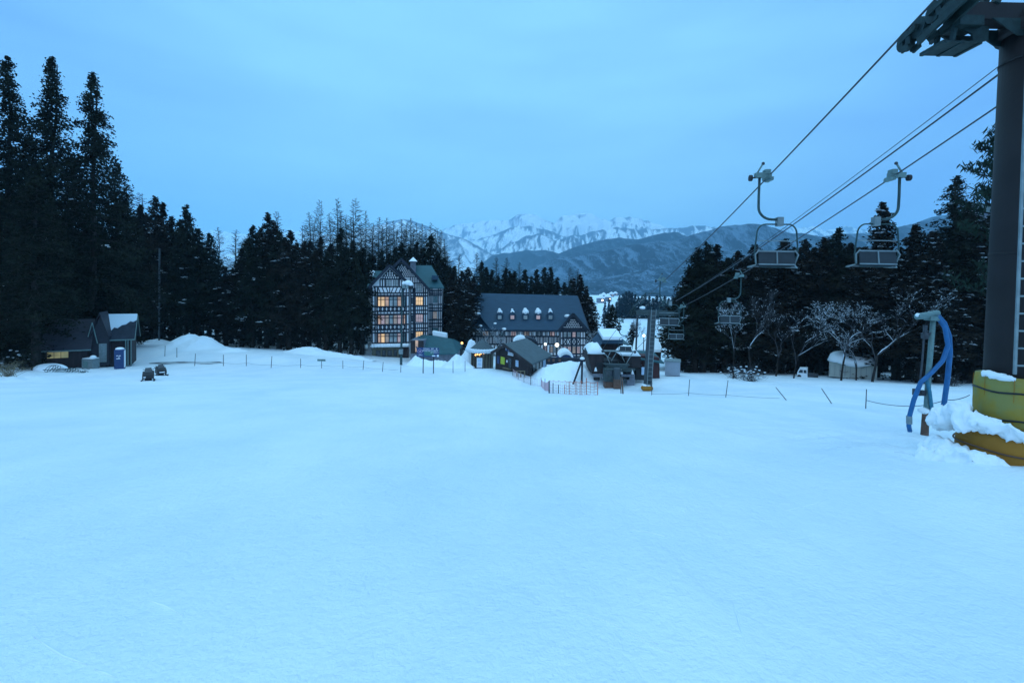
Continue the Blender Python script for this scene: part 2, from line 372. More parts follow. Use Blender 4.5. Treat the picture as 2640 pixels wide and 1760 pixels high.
def mountain(name, sil, d, depth, base, m, seed, spur, amp, rough, nx=260, ny=90, c0=.3, cs=.35, cr=.35, cl=.2, cc=0):
    P = [W(u, v, d) for u, v in sil]
    px = np.array([p.x for p in P]); pz = np.array([p.z for p in P])
    xs = np.linspace(px[0], px[-1], nx); s = np.linspace(-1, 1, ny)
    Xg, Sg = np.meshgrid(xs, s)
    crest = np.interp(xs, px, pz)
    wob = depth * .16 * fbm(Xg / (spur * 3), Sg * 0 + 2.2, seed + 20, 3)
    Yg = d + Sg * depth * np.where(Sg < 0, 1.0, .6) + wob * (1 - np.abs(Sg))
    prof = np.clip(1 - np.abs(Sg) ** 1.25, 0, 1)
    bend = spur * .5 * fbm(Yg / (spur * 1.6), Xg / (spur * 4), seed + 31, 3)
    q = (Xg + bend) / spur
    s1 = 1 - np.abs(vn(q, Yg / (spur * 3.2), seed)); s2 = 1 - np.abs(vn(q * 2.3 + 5, Yg / (spur * 1.3), seed + 1)); s3 = 1 - np.abs(vn(q * 5 + 9, Yg / (spur * .6), seed + 2))
    sp = .55 * s1 + .3 * s2 + .15 * s3
    Hg = (crest[None, :] - base)
    k = 4 * prof * (1 - prof)
    Zg = base + Hg * prof * (1 - amp * (1.0 - sp) * (.10 + 1.3 * k)) + rough * fbm(Xg / (spur * .3), Yg / (spur * .3), seed + 9, 4) * (.25 + k) * (prof > 0.01)
    side = np.gradient(sp, axis=1); side = side / (np.std(side) + 1e-9)  # woods thickened on one spur flank, painting relief shade into the colour
    ridge = np.maximum(sstep(s1, .90, .985), .7 * sstep(s2, .93, .99))
    cover_shade = c0 + cs * np.tanh(side * .9) + cr * ridge + cl * (1 - prof) * 1.2 - cl * .4 + .12 * fbm(Xg / spur, Yg / spur, seed + 40, 3) + cc * np.exp(-((1 - prof) / .03) ** 2)
    o = grid_obj(name, Xg, Yg, Zg, m); o['kind'] = 'structure'
    a = o.data.attributes.new('cover_shade', 'FLOAT', 'POINT'); a.data.foreach_set('value', cover_shade.reshape(-1).astype(np.float32)); return o
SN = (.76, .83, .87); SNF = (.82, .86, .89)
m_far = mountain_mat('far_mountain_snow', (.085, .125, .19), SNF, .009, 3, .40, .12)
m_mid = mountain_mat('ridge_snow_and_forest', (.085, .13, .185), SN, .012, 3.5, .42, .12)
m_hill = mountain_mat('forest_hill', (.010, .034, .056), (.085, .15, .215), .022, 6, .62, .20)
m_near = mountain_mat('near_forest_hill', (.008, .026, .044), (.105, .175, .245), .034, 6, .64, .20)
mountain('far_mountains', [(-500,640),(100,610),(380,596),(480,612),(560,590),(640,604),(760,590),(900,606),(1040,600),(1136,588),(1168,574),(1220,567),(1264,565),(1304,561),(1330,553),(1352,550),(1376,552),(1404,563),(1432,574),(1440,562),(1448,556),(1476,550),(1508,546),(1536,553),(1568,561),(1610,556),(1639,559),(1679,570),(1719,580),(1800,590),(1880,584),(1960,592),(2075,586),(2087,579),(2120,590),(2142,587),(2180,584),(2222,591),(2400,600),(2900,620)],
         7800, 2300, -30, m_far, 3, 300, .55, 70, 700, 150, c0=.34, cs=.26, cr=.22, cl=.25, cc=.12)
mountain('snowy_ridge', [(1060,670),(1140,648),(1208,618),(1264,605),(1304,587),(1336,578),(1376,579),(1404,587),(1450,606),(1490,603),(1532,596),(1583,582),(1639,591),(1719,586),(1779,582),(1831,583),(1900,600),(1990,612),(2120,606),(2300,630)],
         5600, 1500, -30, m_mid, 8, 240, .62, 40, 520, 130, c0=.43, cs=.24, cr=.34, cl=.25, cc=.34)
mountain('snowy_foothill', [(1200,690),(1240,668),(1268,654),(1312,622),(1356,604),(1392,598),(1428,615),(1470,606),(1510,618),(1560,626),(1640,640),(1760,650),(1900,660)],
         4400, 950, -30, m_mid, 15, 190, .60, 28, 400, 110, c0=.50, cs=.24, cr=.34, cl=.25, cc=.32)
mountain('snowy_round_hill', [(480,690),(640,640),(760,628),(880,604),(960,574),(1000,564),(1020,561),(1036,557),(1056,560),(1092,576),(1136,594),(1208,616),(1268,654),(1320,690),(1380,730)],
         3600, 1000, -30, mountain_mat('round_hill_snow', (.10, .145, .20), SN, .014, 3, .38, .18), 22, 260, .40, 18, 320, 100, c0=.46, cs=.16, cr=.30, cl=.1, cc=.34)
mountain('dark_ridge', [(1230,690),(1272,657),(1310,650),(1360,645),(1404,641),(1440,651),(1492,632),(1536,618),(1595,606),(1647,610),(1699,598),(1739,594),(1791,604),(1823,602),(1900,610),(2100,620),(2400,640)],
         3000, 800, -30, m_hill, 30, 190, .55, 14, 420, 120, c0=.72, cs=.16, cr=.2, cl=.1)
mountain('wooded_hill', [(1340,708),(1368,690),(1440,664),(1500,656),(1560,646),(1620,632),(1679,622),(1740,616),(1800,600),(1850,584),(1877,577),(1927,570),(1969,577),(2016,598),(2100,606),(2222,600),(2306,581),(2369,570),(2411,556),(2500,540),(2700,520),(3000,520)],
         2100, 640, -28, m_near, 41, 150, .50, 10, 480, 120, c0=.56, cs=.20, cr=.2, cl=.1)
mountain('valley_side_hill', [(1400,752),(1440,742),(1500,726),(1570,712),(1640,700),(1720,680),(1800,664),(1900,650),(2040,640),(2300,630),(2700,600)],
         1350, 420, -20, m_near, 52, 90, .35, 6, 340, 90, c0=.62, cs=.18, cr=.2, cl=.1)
# ------------------------------------------------------------------ the air of the valley
hz = MB(); hz.box((0, 4900, 605), (26000, 10600, 1390))
hm = bpy.data.materials.new('valley_air'); hm.use_nodes = True; nt = hm.node_tree; nt.nodes.clear()
o_ = nt.nodes.new('ShaderNodeOutputMaterial'); pv = nt.nodes.new('ShaderNodeVolumePrincipled')
pv.inputs['Color'].default_value = (.46, .79, 1.0, 1); pv.inputs['Density'].default_value = HAZE
nt.links.new(pv.outputs[0], o_.inputs['Volume'])
h = hz.build('haze', [hm]); h['kind'] = 'stuff'
# ------------------------------------------------------------------ trees
def cedar_meshes(seed, H=20.0, Rm=2.7, base=.18, nb=170, leaf=.34, per=11, snow=.03, lean=.0, leafm='leaf', ragged=.5, droop=.22, taper=.72, puff=1.0):
    rn = random.Random(seed); c = MB(); t = MB()
    pts = [(0, 0, -.6)] + [(rn.uniform(-.06, .06) * i, rn.uniform(-.06, .06) * i, H * .98 * i / 6) for i in range(1, 7)]
    t.tube(pts, [.40, .33, .28, .22, .16, .09, .03] if base < .25 else [.36, .30, .26, .22, .16, .09, .03], 8)
    def clump(p, rad, n, sn, ls=1.0):
        for i in range(n):
            q = Vector((rn.gauss(0, .5), rn.gauss(0, .5), rn.gauss(0, .36))) * rad + p
            s = leaf * ls * rn.uniform(.6, 1.3)
            a = Vector((rn.gauss(0, 1), rn.gauss(0, 1), rn.gauss(0, .7))).normalized()
            b_ = a.cross(Vector((rn.gauss(0, 1), rn.gauss(0, 1), rn.gauss(0, 1)))).normalized()
            c.add([q - a * s * .6, q + b_ * s * .42, q + a * s * .8, q - b_ * s * .42], [(0, 1, 2, 3)])
        if sn:
            for i in range(3):
                q = p + Vector((rn.uniform(-.5, .5) * rad, rn.uniform(-.5, .5) * rad, rad * rn.uniform(.25, .55)))
                s = leaf * rn.uniform(.5, 1.1)
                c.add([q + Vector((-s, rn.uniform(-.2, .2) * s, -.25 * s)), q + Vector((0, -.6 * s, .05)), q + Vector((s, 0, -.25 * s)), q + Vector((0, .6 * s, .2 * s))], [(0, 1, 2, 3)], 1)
    lob = [rn.uniform(0, 6.28) for _ in range(8)]
    for i in range(nb):
        tt = base + (1 - base) * ((i + rn.random()) / nb) ** .92
        f = (tt - base) / (1 - base)
        a = rn.uniform(0, 6.283)
        prof = min(1.0, .30 + f * 5) * (1 - f) ** taper + .03
        lump = 1 + ragged * .45 * math.sin(a * 2 + lob[0] + f * 9) * math.sin(f * 17 + lob[1]) + ragged * rn.uniform(-.35, .25)
        L = max(.12, Rm * prof * lump)
        z0 = tt * H
        d = Vector((math.cos(a), math.sin(a), 0))
        if L > .9: t.tube([(0, 0, z0), d * L * .5 + Vector((0, 0, z0 - .02 * L)), d * L * .95 + Vector((0, 0, z0 - droop * L))], [.05, .03, .012], 3, cap=False)
        sn = rn.random() < snow
        for q in ((.97, .72, .46, .22) if L > 1.6 else (.95, .62, .30) if L > .9 else (.85, .35)):
            z = z0 - droop * L * q * q + rn.uniform(-.15, .15)
            clump(d * L * q + Vector((0, 0, z)), (.10 + .44 * prof ** .6 + .10 * rn.random()) * puff, per, sn and q > .5, .5 + .5 * prof ** .5)
    for i in range(int(nb * .22)):                                     # dead lower boughs round the bare bole
        z = H * rn.uniform(.02, base); a = rn.uniform(0, 6.283); L = rn.uniform(.5, .75 * Rm); d = Vector((math.cos(a), math.sin(a), rn.uniform(-.15, .1)))
        t.tube([(0, 0, z), (0, 0, z) + d * L] if False else [Vector((0, 0, z)), Vector((0, 0, z)) + d * L], [.03, .008], 3, cap=False)
        if rn.random() < .75: clump(Vector((0, 0, z)) + d * L * rn.uniform(.3, 1), .42, max(4, per // 2), False)
    for i in range(6): clump(Vector((0, 0, H * (1.0 - .012 * i))), .05 + .03 * i, per // 2, False, .55)
    return t.mesh('trunk', 'bark'), c.mesh('crown', [leafm, 'snowtree'])
def larch_meshes(seed, H=24.0, Rm=2.6, base=.30, nb=120, leafm='larch', snow=0.0):
    rn = random.Random(seed); c = MB(); t = MB()
    t.tube([(0, 0, -.5)] + [(rn.uniform(-.05, .05) * i, rn.uniform(-.05, .05) * i, H * i / 6) for i in range(1, 7)], [.24, .20, .17, .13, .10, .06, .015], 6)
    for i in range(nb):
        tt = base + (1 - base) * (i + rn.random()) / nb; f = (tt - base) / (1 - base)
        L = Rm * (min(1, .35 + 3 * f) * (1 - f) ** .8 + .06) * rn.uniform(.55, 1.15)
        a = rn.uniform(0, 6.283); d = Vector((math.cos(a), math.sin(a), rn.uniform(.05, .55)))
        p0 = Vector((0, 0, tt * H)); p1 = p0 + d * L * .55; p2 = p1 + (d + Vector((0, 0, .25))) * L * .5
        c.tube([p0, p1, p2], [.040, .026, .010], 3, cap=False)
        for k in range(13):
            q = rn.uniform(.25, 1.0); pp = p0.lerp(p1, q / .55) if q < .55 else p1.lerp(p2, (q - .55) / .45)
            e = (d + Vector((rn.gauss(0, .8), rn.gauss(0, .8), rn.gauss(.1, .5)))).normalized() * L * rn.uniform(.16, .36)
            c.tube([pp, pp + e], [.020, .009], 3, cap=False)
    return t.mesh('trunk', 'bark'), c.mesh('branches', leafm)
def bare_meshes(seed, H=7.0, spread=.55, depth=5, snowy=.6, r0=.13, fork=.28, lean=(0, 0)):
    """a bare broadleaf tree, its boughs carrying lines of snow"""
    rn = random.Random(seed); t = MB(); c = MB(); sn = MB()
    def grow(p, d, L, r, k):
        pts = [p]; q = p; dd = d
        for i in range(3):
            j = .05 if k == 0 else .16; dd = (dd + Vector((rn.gauss(0, j), rn.gauss(0, j), rn.gauss(.04, .10)))).normalized(); q = q + dd * L / 3; pts.append(q)
        (t if k == 0 else c).tube(pts, [r, r * .9, r * .8, r * .68], 6 if k < 2 else 4 if k < 4 else 3, cap=False)
        if k > 0 and rn.random() < snowy and abs(dd.z) < .86:
            i0 = rn.randrange(3) if k > 2 else 0; w_ = min(.05, max(.011, r * .7)) * rn.uniform(.6, 1.6)
            up = Vector((0, 0, r * .75 + w_ * .3)); ps = [pp + up for pp in (pts[i0:i0 + 2] if k > 2 else pts)]
            c.tube(ps, [w_ * .5, w_, w_ * .9, w_ * .35][:len(ps)], 4, 1)
        if k >= depth + 2: return
        n = 2 if rn.random() < .45 else 3
        for i in range(n):
            a = rn.uniform(0, 6.283); e = (dd + Vector((math.cos(a), math.sin(a), rn.uniform(-.25, .5))) * spread * rn.uniform(.7, 1.3)).normalized()
            grow(pts[-1 if i < 2 else 2], e, L * rn.uniform(.58, .84), max(.0055, r * rn.uniform(.48, .66)), k + 1)
    grow(Vector((0, 0, -.2)), Vector((lean[0], lean[1], 1)).normalized(), H * fork, r0, 0)
    return t.mesh('trunk', 'bark'), c.mesh('branches', ['twig', 'snowtree'])
def put_tree(name, meshes, label, cat, loc, sx=1, sz=1, rz=0, group=None, names=('trunk', 'crown', 'snow')):
    o = thing(name, label, cat, loc, rz, group); o.scale = (sx, sx, sz)
    for nm, me in zip(names, meshes):
        if me is None: continue
        c = bpy.data.objects.new(nm, me); COL.objects.link(c); c.parent = o
    return o
BIG = [cedar_meshes(100 + i, 26, 4.0, .08, 330, .23, 15, .010, ragged=.85, taper=.74, puff=1.05) for i in range(3)]
CED = [cedar_meshes(10 + i, 20, 3.5, (.16, .10, .20, .13)[i], 200, .31, 11, (.045, .07, .04, .09)[i], leafm=('leaf', 'leafb', 'leaf', 'leafb')[i], ragged=(.5, .7, .6, .8)[i]) for i in range(4)]
HAZY = [cedar_meshes(45 + i, 16, 2.5, .05, 90, .5, 8, .02, ragged=.4, leafm='leafhaze') for i in range(2)]
FAR = [cedar_meshes(40 + i, 16, 2.7, .08, 130, .40, 9, (.02, .05, .0)[i], ragged=.45) for i in range(3)]
SNOWY = [cedar_meshes(60 + i, 17, 2.7, .22, 220, .32, 11, .20, ragged=.7, leafm='leafb') for i in range(3)]
LAR = [larch_meshes(70 + i, 24, 3.2, .26, 190) for i in range(4)]
rnd = random.Random(5)
def tree_at(name, lib, H0, label, cat, u, v, d, wid=1.0, group=None, names=('trunk', 'crown', 'snow'), i=None):
    """a tree rooted in the snow d metres ahead, its tip where the photograph has it"""
    tip = W(u, v, d); z = gz(tip.x, d) - .1
    k = (tip.z - z) / H0
    me = lib[rnd.randrange(len(lib)) if i is None else i]
    return put_tree(name, me, label, cat, (tip.x, d, z), wid * (k ** .35), k, rnd.uniform(0, 6.28), group, names)
def row(name, lib, H0, spec, fmt, cat, group, names=('trunk', 'crown', 'snow'), wid=(.85, 1.15), frm=0):
    """spec: (u, v, d), sorted across the view; each is told from its neighbours by its place in its row"""
    spec = sorted(spec)
    if frm: spec = spec[::-1]
    for i, (u, v, d) in enumerate(spec):
        tree_at(name, lib, H0, fmt.format(ORD[i]), cat, u, v, d, rnd.uniform(*wid), group, names)
# three giants above the left huts and the wall of trees round them
tree_at('cedar_tree', BIG, 26, 'towering dark cedar with a pointed tip, middle one of the three giants behind the huts', 'tree', 135, 150, 46, 1.0, 'giant cedars', i=0)
tree_at('cedar_tree', BIG, 26, 'towering ragged cedar nearest the open sky, innermost of the three giants', 'tree', 239, 190, 47, 1.0, 'giant cedars', i=1)
tree_at('cedar_tree', BIG, 26, 'towering thin-topped cedar, outermost of the three giants behind the huts', 'tree', 20, 150, 44, .95, 'giant cedars', i=2)
tree_at('cedar_tree', [cedar_meshes(130, 26, 3.6, .17, 260, .24, 14, .01, ragged=.8)], 26, 'thick-boled dark cedar standing before the booth, its bare trunk in the snow', 'tree', 91, 430, 38.5, 1.0)
row('cedar_tree', BIG, 26, [(-60, 330, 43), (78, 360, 45), (95, 470, 41), (185, 400, 51), (300, 420, 53), (322, 515, 55), (-20, 480, 40), (140, 560, 50), (235, 520, 55), (40, 540, 47), (270, 600, 58)],
    '{} cedar of the thicket under the three giants, from the outer edge', 'tree', 'thicket of cedars behind the huts', wid=(.95, 1.25))
# the wood between the huts and the timbered hotel
row('cedar_tree', CED, 20, [(363, 530, 66), (399, 508, 67), (421, 524, 69), (481, 530, 67), (512, 590, 66), (540, 602, 68), (583, 690, 67), (625, 640, 67), (652, 581, 66), (690, 550, 68), (722, 600, 67), (748, 596, 66), (785, 622, 67), (826, 612, 68), (842, 650, 67), (879, 590, 68), (909, 622, 68), (937, 640, 70)],
    '{} dark cedar from the huts, front row of the wood beside the tower', 'tree', 'front row of the cedar wood')
row('cedar_tree', CED, 20, [(345, 560, 74), (378, 552, 75), (442, 560, 76), (465, 566, 73), (498, 600, 78), (598, 700, 75), (640, 615, 76), (672, 590, 77), (705, 570, 78), (735, 612, 75), (765, 628, 76), (800, 622, 79), (855, 630, 76), (893, 640, 78), (925, 648, 78), (560, 690, 77)],
    '{} dark cedar from the huts, second row of the wood beside the tower', 'tree', 'second row of the cedar wood', wid=(1.0, 1.3))
row('cedar_tree', CED, 20, [(330, 600, 84), (370, 596, 86), (410, 600, 88), (455, 610, 85), (520, 640, 88), (570, 720, 90), (615, 700, 86), (660, 640, 90), (710, 640, 88), (760, 650, 92), (815, 650, 88), (870, 660, 90), (910, 668, 92), (960, 660, 92)],
    '{} dark cedar from the huts, last row of the wood beside the tower', 'tree', 'last row of the cedar wood', wid=(1.2, 1.5))
# bare larches standing above the cedars
row('larch_tree', LAR, 24, [(360, 498, 72), (562, 586, 92), (609, 592, 94), (632, 610, 90), (712, 545, 95), (798, 548, 98), (824, 516, 96), (871, 511, 97), (892, 560, 99), (916, 512, 97), (942, 544, 98), (962, 575, 102), (978, 560, 103), (996, 562, 106)],
    '{} bare larch above the cedar wood, from the huts to the tower', 'tree', 'bare larches over the cedar wood', ('trunk', 'crown'), wid=(1.15, 1.5))
row('larch_tree', LAR, 24, [(1014, 570, 108), (1034, 566, 106), (1048, 574, 110), (1058, 563, 107), (1074, 576, 110), (1090, 577, 106), (1111, 574, 108), (1124, 586, 106), (1137, 593, 107), (1146, 620, 108), (1152, 650, 106)],
    '{} bare larch behind the tower roofs, from the gable outwards', 'tree', 'bare larches behind the tower', ('trunk', 'crown'), wid=(1.1, 1.5))
row('larch_tree', LAR, 24, [(1004, 585, 112), (1024, 590, 114), (1042, 592, 113), (1066, 590, 115), (1082, 596, 113), (1100, 598, 114), (1118, 604, 113), (1131, 612, 114), (1142, 640, 112), (985, 580, 110), (960, 586, 108), (930, 570, 106), (905, 560, 104), (880, 548, 104), (850, 552, 102), (812, 566, 102), (785, 580, 100)],
    '{} greyish larch of the thin rear stand over the tower, from the valley side', 'tree', 'rear stand of larches', ('trunk', 'crown'), wid=(1.3, 1.7), frm=1)
row('cedar_tree', FAR, 16, [(955, 655, 90), (985, 648, 92), (1005, 655, 90), (1037, 628, 96), (1056, 640, 94), (1074, 625, 96), (1092, 640, 93), (1110, 608, 97), (1130, 650, 95), (1146, 668, 94), (1020, 640, 100), (1160, 690, 92)],
    '{} dark cedar behind the tower roofs, from the gable side', 'tree', 'cedars behind the tower', wid=(1.0, 1.3))
# between the tower and the long hotel, and behind the long roof
row('cedar_tree', CED, 20, [(1163, 705, 78), (1172, 686, 80), (1190, 700, 77), (1208, 690, 82), (1222, 712, 84), (1182, 740, 75)],
    '{} dark cedar in the gap between the hotel tower and the long hotel', 'tree', 'cedars between the two hotels', wid=(.95, 1.15))
row('cedar_tree', FAR, 16, [(1243, 675, 98), (1255, 690, 100), (1268, 697, 99), (1284, 712, 100), (1304, 693, 98), (1315, 700, 101), (1326, 700, 98), (1340, 722, 100), (1354, 697, 99), (1370, 714, 102), (1384, 696, 99), (1404, 691, 98), (1421, 690, 99), (1438, 716, 100), (1455, 729, 98), (1472, 722, 98)],
    '{} dark pointed cedar behind the long slate roof, from the tower end', 'tree', 'cedars behind the long roof', wid=(.95, 1.2))
row('larch_tree', LAR, 24, [(1184, 655, 104), (1230, 652, 106), (1279, 662, 106), (1307, 664, 107), (1340, 676, 108), (1470, 690, 110), (1490, 692, 108)],
    '{} pale larch above the long slate roof, from the tower end', 'tree', 'bare larches behind the long roof', ('trunk', 'crown'), wid=(1.0, 1.3))
row('cedar_tree', SNOWY, 17, [(1480, 718, 88), (1496, 708, 87), (1512, 740, 86), (1524, 766, 84)],
    '{} snow-flecked cedar closing the valley end of the long hotel', 'tree', 'snowy cedars at the end of the long hotel', wid=(.8, 1.0))
# the wood on the lift side
row('cedar_tree', CED, 20, [(1780, 690, 55), (1800, 640, 54), (1822, 627, 54), (1850, 632, 55), (1878, 665, 54), (1902, 648, 55), (1948, 632, 54), (1985, 650, 56), (2024, 618, 55), (2075, 619, 54), (2100, 640, 55), (2125, 615, 54), (2163, 590, 53), (2192, 628, 54)],
    '{} dark cedar from the lift station, front row of the lift-side wood', 'tree', 'front row of the lift-side wood', wid=(1.05, 1.35))
row('cedar_tree', CED, 20, [(1765, 745, 64), (1790, 690, 62), (1835, 660, 64), (1865, 675, 63), (1925, 665, 63), (1970, 665, 62), (2000, 655, 64), (2050, 640, 63), (2140, 630, 62), (2215, 640, 63), (2240, 650, 62), (2320, 640, 60), (2105, 655, 64), (2290, 655, 62)],
    '{} dark cedar from the lift station, second row of the lift-side wood', 'tree', 'second row of the lift-side wood', wid=(1.3, 1.6))
row('cedar_tree', CED, 20, [(1775, 760, 74), (1815, 720, 74), (1860, 715, 75), (1910, 710, 74), (1965, 705, 75), (2020, 700, 74), (2075, 700, 75), (2130, 690, 74), (2185, 690, 75), (2240, 690, 74), (2300, 690, 75), (2360, 680, 74), (2430, 670, 72), (2500, 640, 70), (2560, 600, 66)],
    '{} dark cedar from the lift station, last row of the lift-side wood', 'tree', 'last row of the lift-side wood', wid=(1.6, 1.9))
tree_at('cedar_tree', SNOWY, 17, 'slim cedar heavily flecked with snow, seen through the empty chair with the right hanger', 'tree', 2277, 526, 50, 1.0, i=0)
tree_at('cedar_tree', SNOWY, 17, 'snow-flecked cedar between the slim snowy cedar and the great cedar by the brown pylon', 'tree', 2361, 582, 47, 1.1, i=1)
tree_at('cedar_tree', BIG, 26, 'great dark cedar beside the brown pylon, tallest of the lift-side wood', 'tree', 2466, 457, 44, 1.25, i=1)
row('cedar_tree', SNOWY, 17, [(2225, 640, 46), (2322, 660, 45), (2405, 600, 43), (2432, 700, 41), (2500, 540, 46), (2525, 640, 42), (2555, 560, 44), (2385, 720, 40)],
    '{} snow-laden cedar at the woodland edge, counted towards the brown pylon', 'tree', 'snow-laden cedars by the pylon', wid=(1.1, 1.35))
# a feathery pine half hidden by the pylon
def feathery(seed):
    rn = random.Random(seed); t = MB(); c = MB(); H = 18
    t.tube([(0, 0, -.5), (.1, 0, 6), (-.1, .1, 12), (0, 0, 18)], [.35, .28, .18, .04], 8)
    for i in range(34):
        z = 6 + 11.6 * i / 34; L = 4.4 * (1 - (z - 6) / 15) * rn.uniform(.6, 1.1); a = rn.uniform(0, 6.283)
        d = Vector((math.cos(a), math.sin(a), 0)); p0 = Vector((0, 0, z)); p1 = p0 + d * L * .6 + Vector((0, 0, .22 * L)); p2 = p0 + d * L + Vector((0, 0, .46 * L))
        t.tube([p0, p1, p2], [.07, .04, .012], 4, cap=False)
        for k in range(95):
            q = rn.uniform(.3, 1.03); p = p0.lerp(p1, q / .6) if q < .6 else p1.lerp(p2, (q - .6) / .4)
            p = p + Vector((rn.gauss(0, .22), rn.gauss(0, .22), rn.gauss(.12, .16)))
            e = Vector((rn.gauss(0, .5), rn.gauss(0, .5), .6)).normalized() * rn.uniform(.16, .36); s_ = Vector((rn.gauss(0, 1), rn.gauss(0, 1), 0)).normalized() * .07
            c.add([p - e, p + s_, p + e, p - s_], [(0, 1, 2, 3)])
    return t.mesh('trunk', 'bark'), c.mesh('crown', 'leafg')
p = W(2600, 300, 34); z = gz(p.x, 34)
put_tree('pine_tree', feathery(4), 'feathery open pine with upswept boughs half hidden by the brown pylon', 'tree', (p.x, 34, z), 1.0, (p.z - z) / 18, 2.2)
# snow-dusted bare trees in front of the lift-side wood
def bare(u, d, vt, seed, label, **k):
    p = on(u, d); H = (W(u, vt, d).z - p.z)
    me = bare_meshes(seed, H, **k)
    zs = max(v.co.z for v in me[1].vertices)
    o = put_tree('bare_tree', me, label, 'tree', p, 1.0, min(1.6, H / zs), rnd.uniform(0, 6.28), 'snow-dusted bare trees', ('trunk', 'crown', 'snow'))
    return o
bare(2168, 41.5, 770, 3, 'spreading bare tree with thick snow on its boughs, in front of the snow-roofed shed', spread=.62, depth=5, snowy=.85, r0=.095, fork=.34)
bare(2248, 40.5, 735, 8, 'tall bare tree with a leaning snowy top, between the snow-roofed shed and the hydrant', spread=.45, depth=5, snowy=.6, r0=.12, fork=.42)
bare(2046, 44, 790, 12, 'slender bare tree with snow in its forks, beside the small white truck', spread=.5, depth=4, snowy=.6, r0=.07, fork=.40)
bare(1890, 42, 770, 15, 'bushy bare tree hung with snow under the far small chair', spread=.6, depth=5, snowy=.62, r0=.06, fork=.24)
bare(1938, 44, 740, 19, 'greyish bare tree with fine twigs behind the bushy snow-hung tree', spread=.55, depth=5, snowy=.14, r0=.08, fork=.30)
bare(2000, 47, 800, 23, 'small bare tree with a bent foot, near the tangle of snowy brush', spread=.6, depth=4, snowy=.3, r0=.09, fork=.26)
bare(2208, 42.5, 850, 27, 'clump-stemmed bare sapling right against the snow-roofed shed', spread=.6, depth=5, snowy=.5, r0=.08, fork=.25)
bare(2320, 44, 800, 31, 'thin bare tree behind the blue hoses of the hydrant', spread=.4, depth=5, snowy=.3, r0=.09, fork=.35)
bare(1262, 60, 838, 35, 'small bare tree caked with snow beside the round kiosk roof', spread=.75, depth=5, snowy=.95, r0=.14, fork=.30)
bare(1520, 62, 850, 39, 'low bare tree loaded with snow behind the dark lift pod', spread=.8, depth=5, snowy=.95, r0=.09, fork=.25)
bare(1768, 60, 815, 47, 'bushy snow-covered tree beside the far pylon, in front of the woods edge', spread=.7, depth=5, snowy=.9, r0=.08, fork=.25)
bare(1640, 75, 820, 49, 'pale frosted bush tree under the far chairs, near the white globe lamp', spread=.7, depth=5, snowy=.9, r0=.07, fork=.22)
# trees out on the valley snow
tree_at('cedar_tree', [cedar_meshes(90, 9, 2.4, .06, 60, .40, 11, .06, ragged=1.1)], 9, 'ragged lone cedar on the open snow between the long hotel and the far pylon', 'tree', 1579, 786, 74, .9)
tree_at('cedar_tree', HAZY, 16, 'small bluish cedar far out on the valley snow behind the ragged lone cedar', 'tree', 1570, 768, 150, .75, i=1)
tree_at('cedar_tree', HAZY, 16, 'second small bluish cedar far out, just beside the first one behind the lone cedar', 'tree', 1560, 776, 158, .65, i=0)
tree_at('cedar_tree', SNOWY, 17, 'small snowy cedar standing inside the frame of the chair beside the far pylon', 'tree', 1632, 832, 80, .7, i=2)
row('cedar_tree', HAZY, 16, [(1590, 778, 205), (1598, 762, 210), (1606, 757, 205), (1614, 751, 208), (1622, 750, 212), (1630, 754, 206), (1638, 758, 210), (1646, 764, 206), (1656, 762, 212), (1664, 758, 208), (1674, 762, 212), (1684, 768, 206), (1694, 760, 214), (1704, 766, 208), (1714, 762, 212), (1724, 768, 206), (1734, 760, 212), (1744, 764, 206), (1754, 758, 210)],
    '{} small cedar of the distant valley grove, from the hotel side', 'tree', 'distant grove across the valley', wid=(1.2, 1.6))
# shrubs
def brush(name, seed, n, L, label, loc, m='twig', snowy=.3, group=None, spread=.8):
    rn = random.Random(seed); o = thing(name, label, 'shrub', loc, 0, group); a = MB()
    for i in range(n):
        d = Vector((rn.gauss(0, spread), rn.gauss(0, spread), rn.uniform(.5, 1.2))).normalized(); q = Vector((rn.gauss(0, .35), rn.gauss(0, .25), -.05)) * L * .5
        p1 = q + d * L * rn.uniform(.4, .7); p2 = p1 + (d + Vector((rn.gauss(0, .4), rn.gauss(0, .4), 0))) * L * rn.uniform(.25, .5)
        a.tube([q, p1, p2], [.014, .010, .004], 3, cap=False)
        for k in range(3):
            r_ = p1.lerp(p2, rn.random()); a.tube([r_, r_ + Vector((rn.gauss(0, 1), rn.gauss(0, 1), rn.uniform(0, 1))).normalized() * L * .25], [.007, .003], 3, cap=False)
        if rn.random() < snowy: a.ball(p1.lerp(p2, .5), .06 * L ** .5, 6, 4, 1, sc=(1.5, 1.2, .6))
    a.build('foliage', [m, 'snowtree'], o)
    return o
brush('snowy_bush', 1, 70, 1.7, 'tangle of snowy brush on the white bank below the lift-side wood', on(1932, 40), snowy=.5)
brush('snowy_bush', 2, 40, 1.3, 'thin brush poking from the snow between the trees nearest the lift station', on(1893, 43), snowy=.4)
brush('snowy_bush', 3, 50, 2.2, 'low dark bush capped with snow at the outer edge of the huts', on(52, 39), 'leaf', .3)
brush('grass_tuft', 4, 60, 1.2, 'pale dry grass leaning out of the snow below the outer giants', on(18, 32), 'wood', 0)
brush('snowy_bush', 6, 26, 1.1, 'wispy saplings behind the hydrant along the woodland foot', on(2455, 36), snowy=.1)
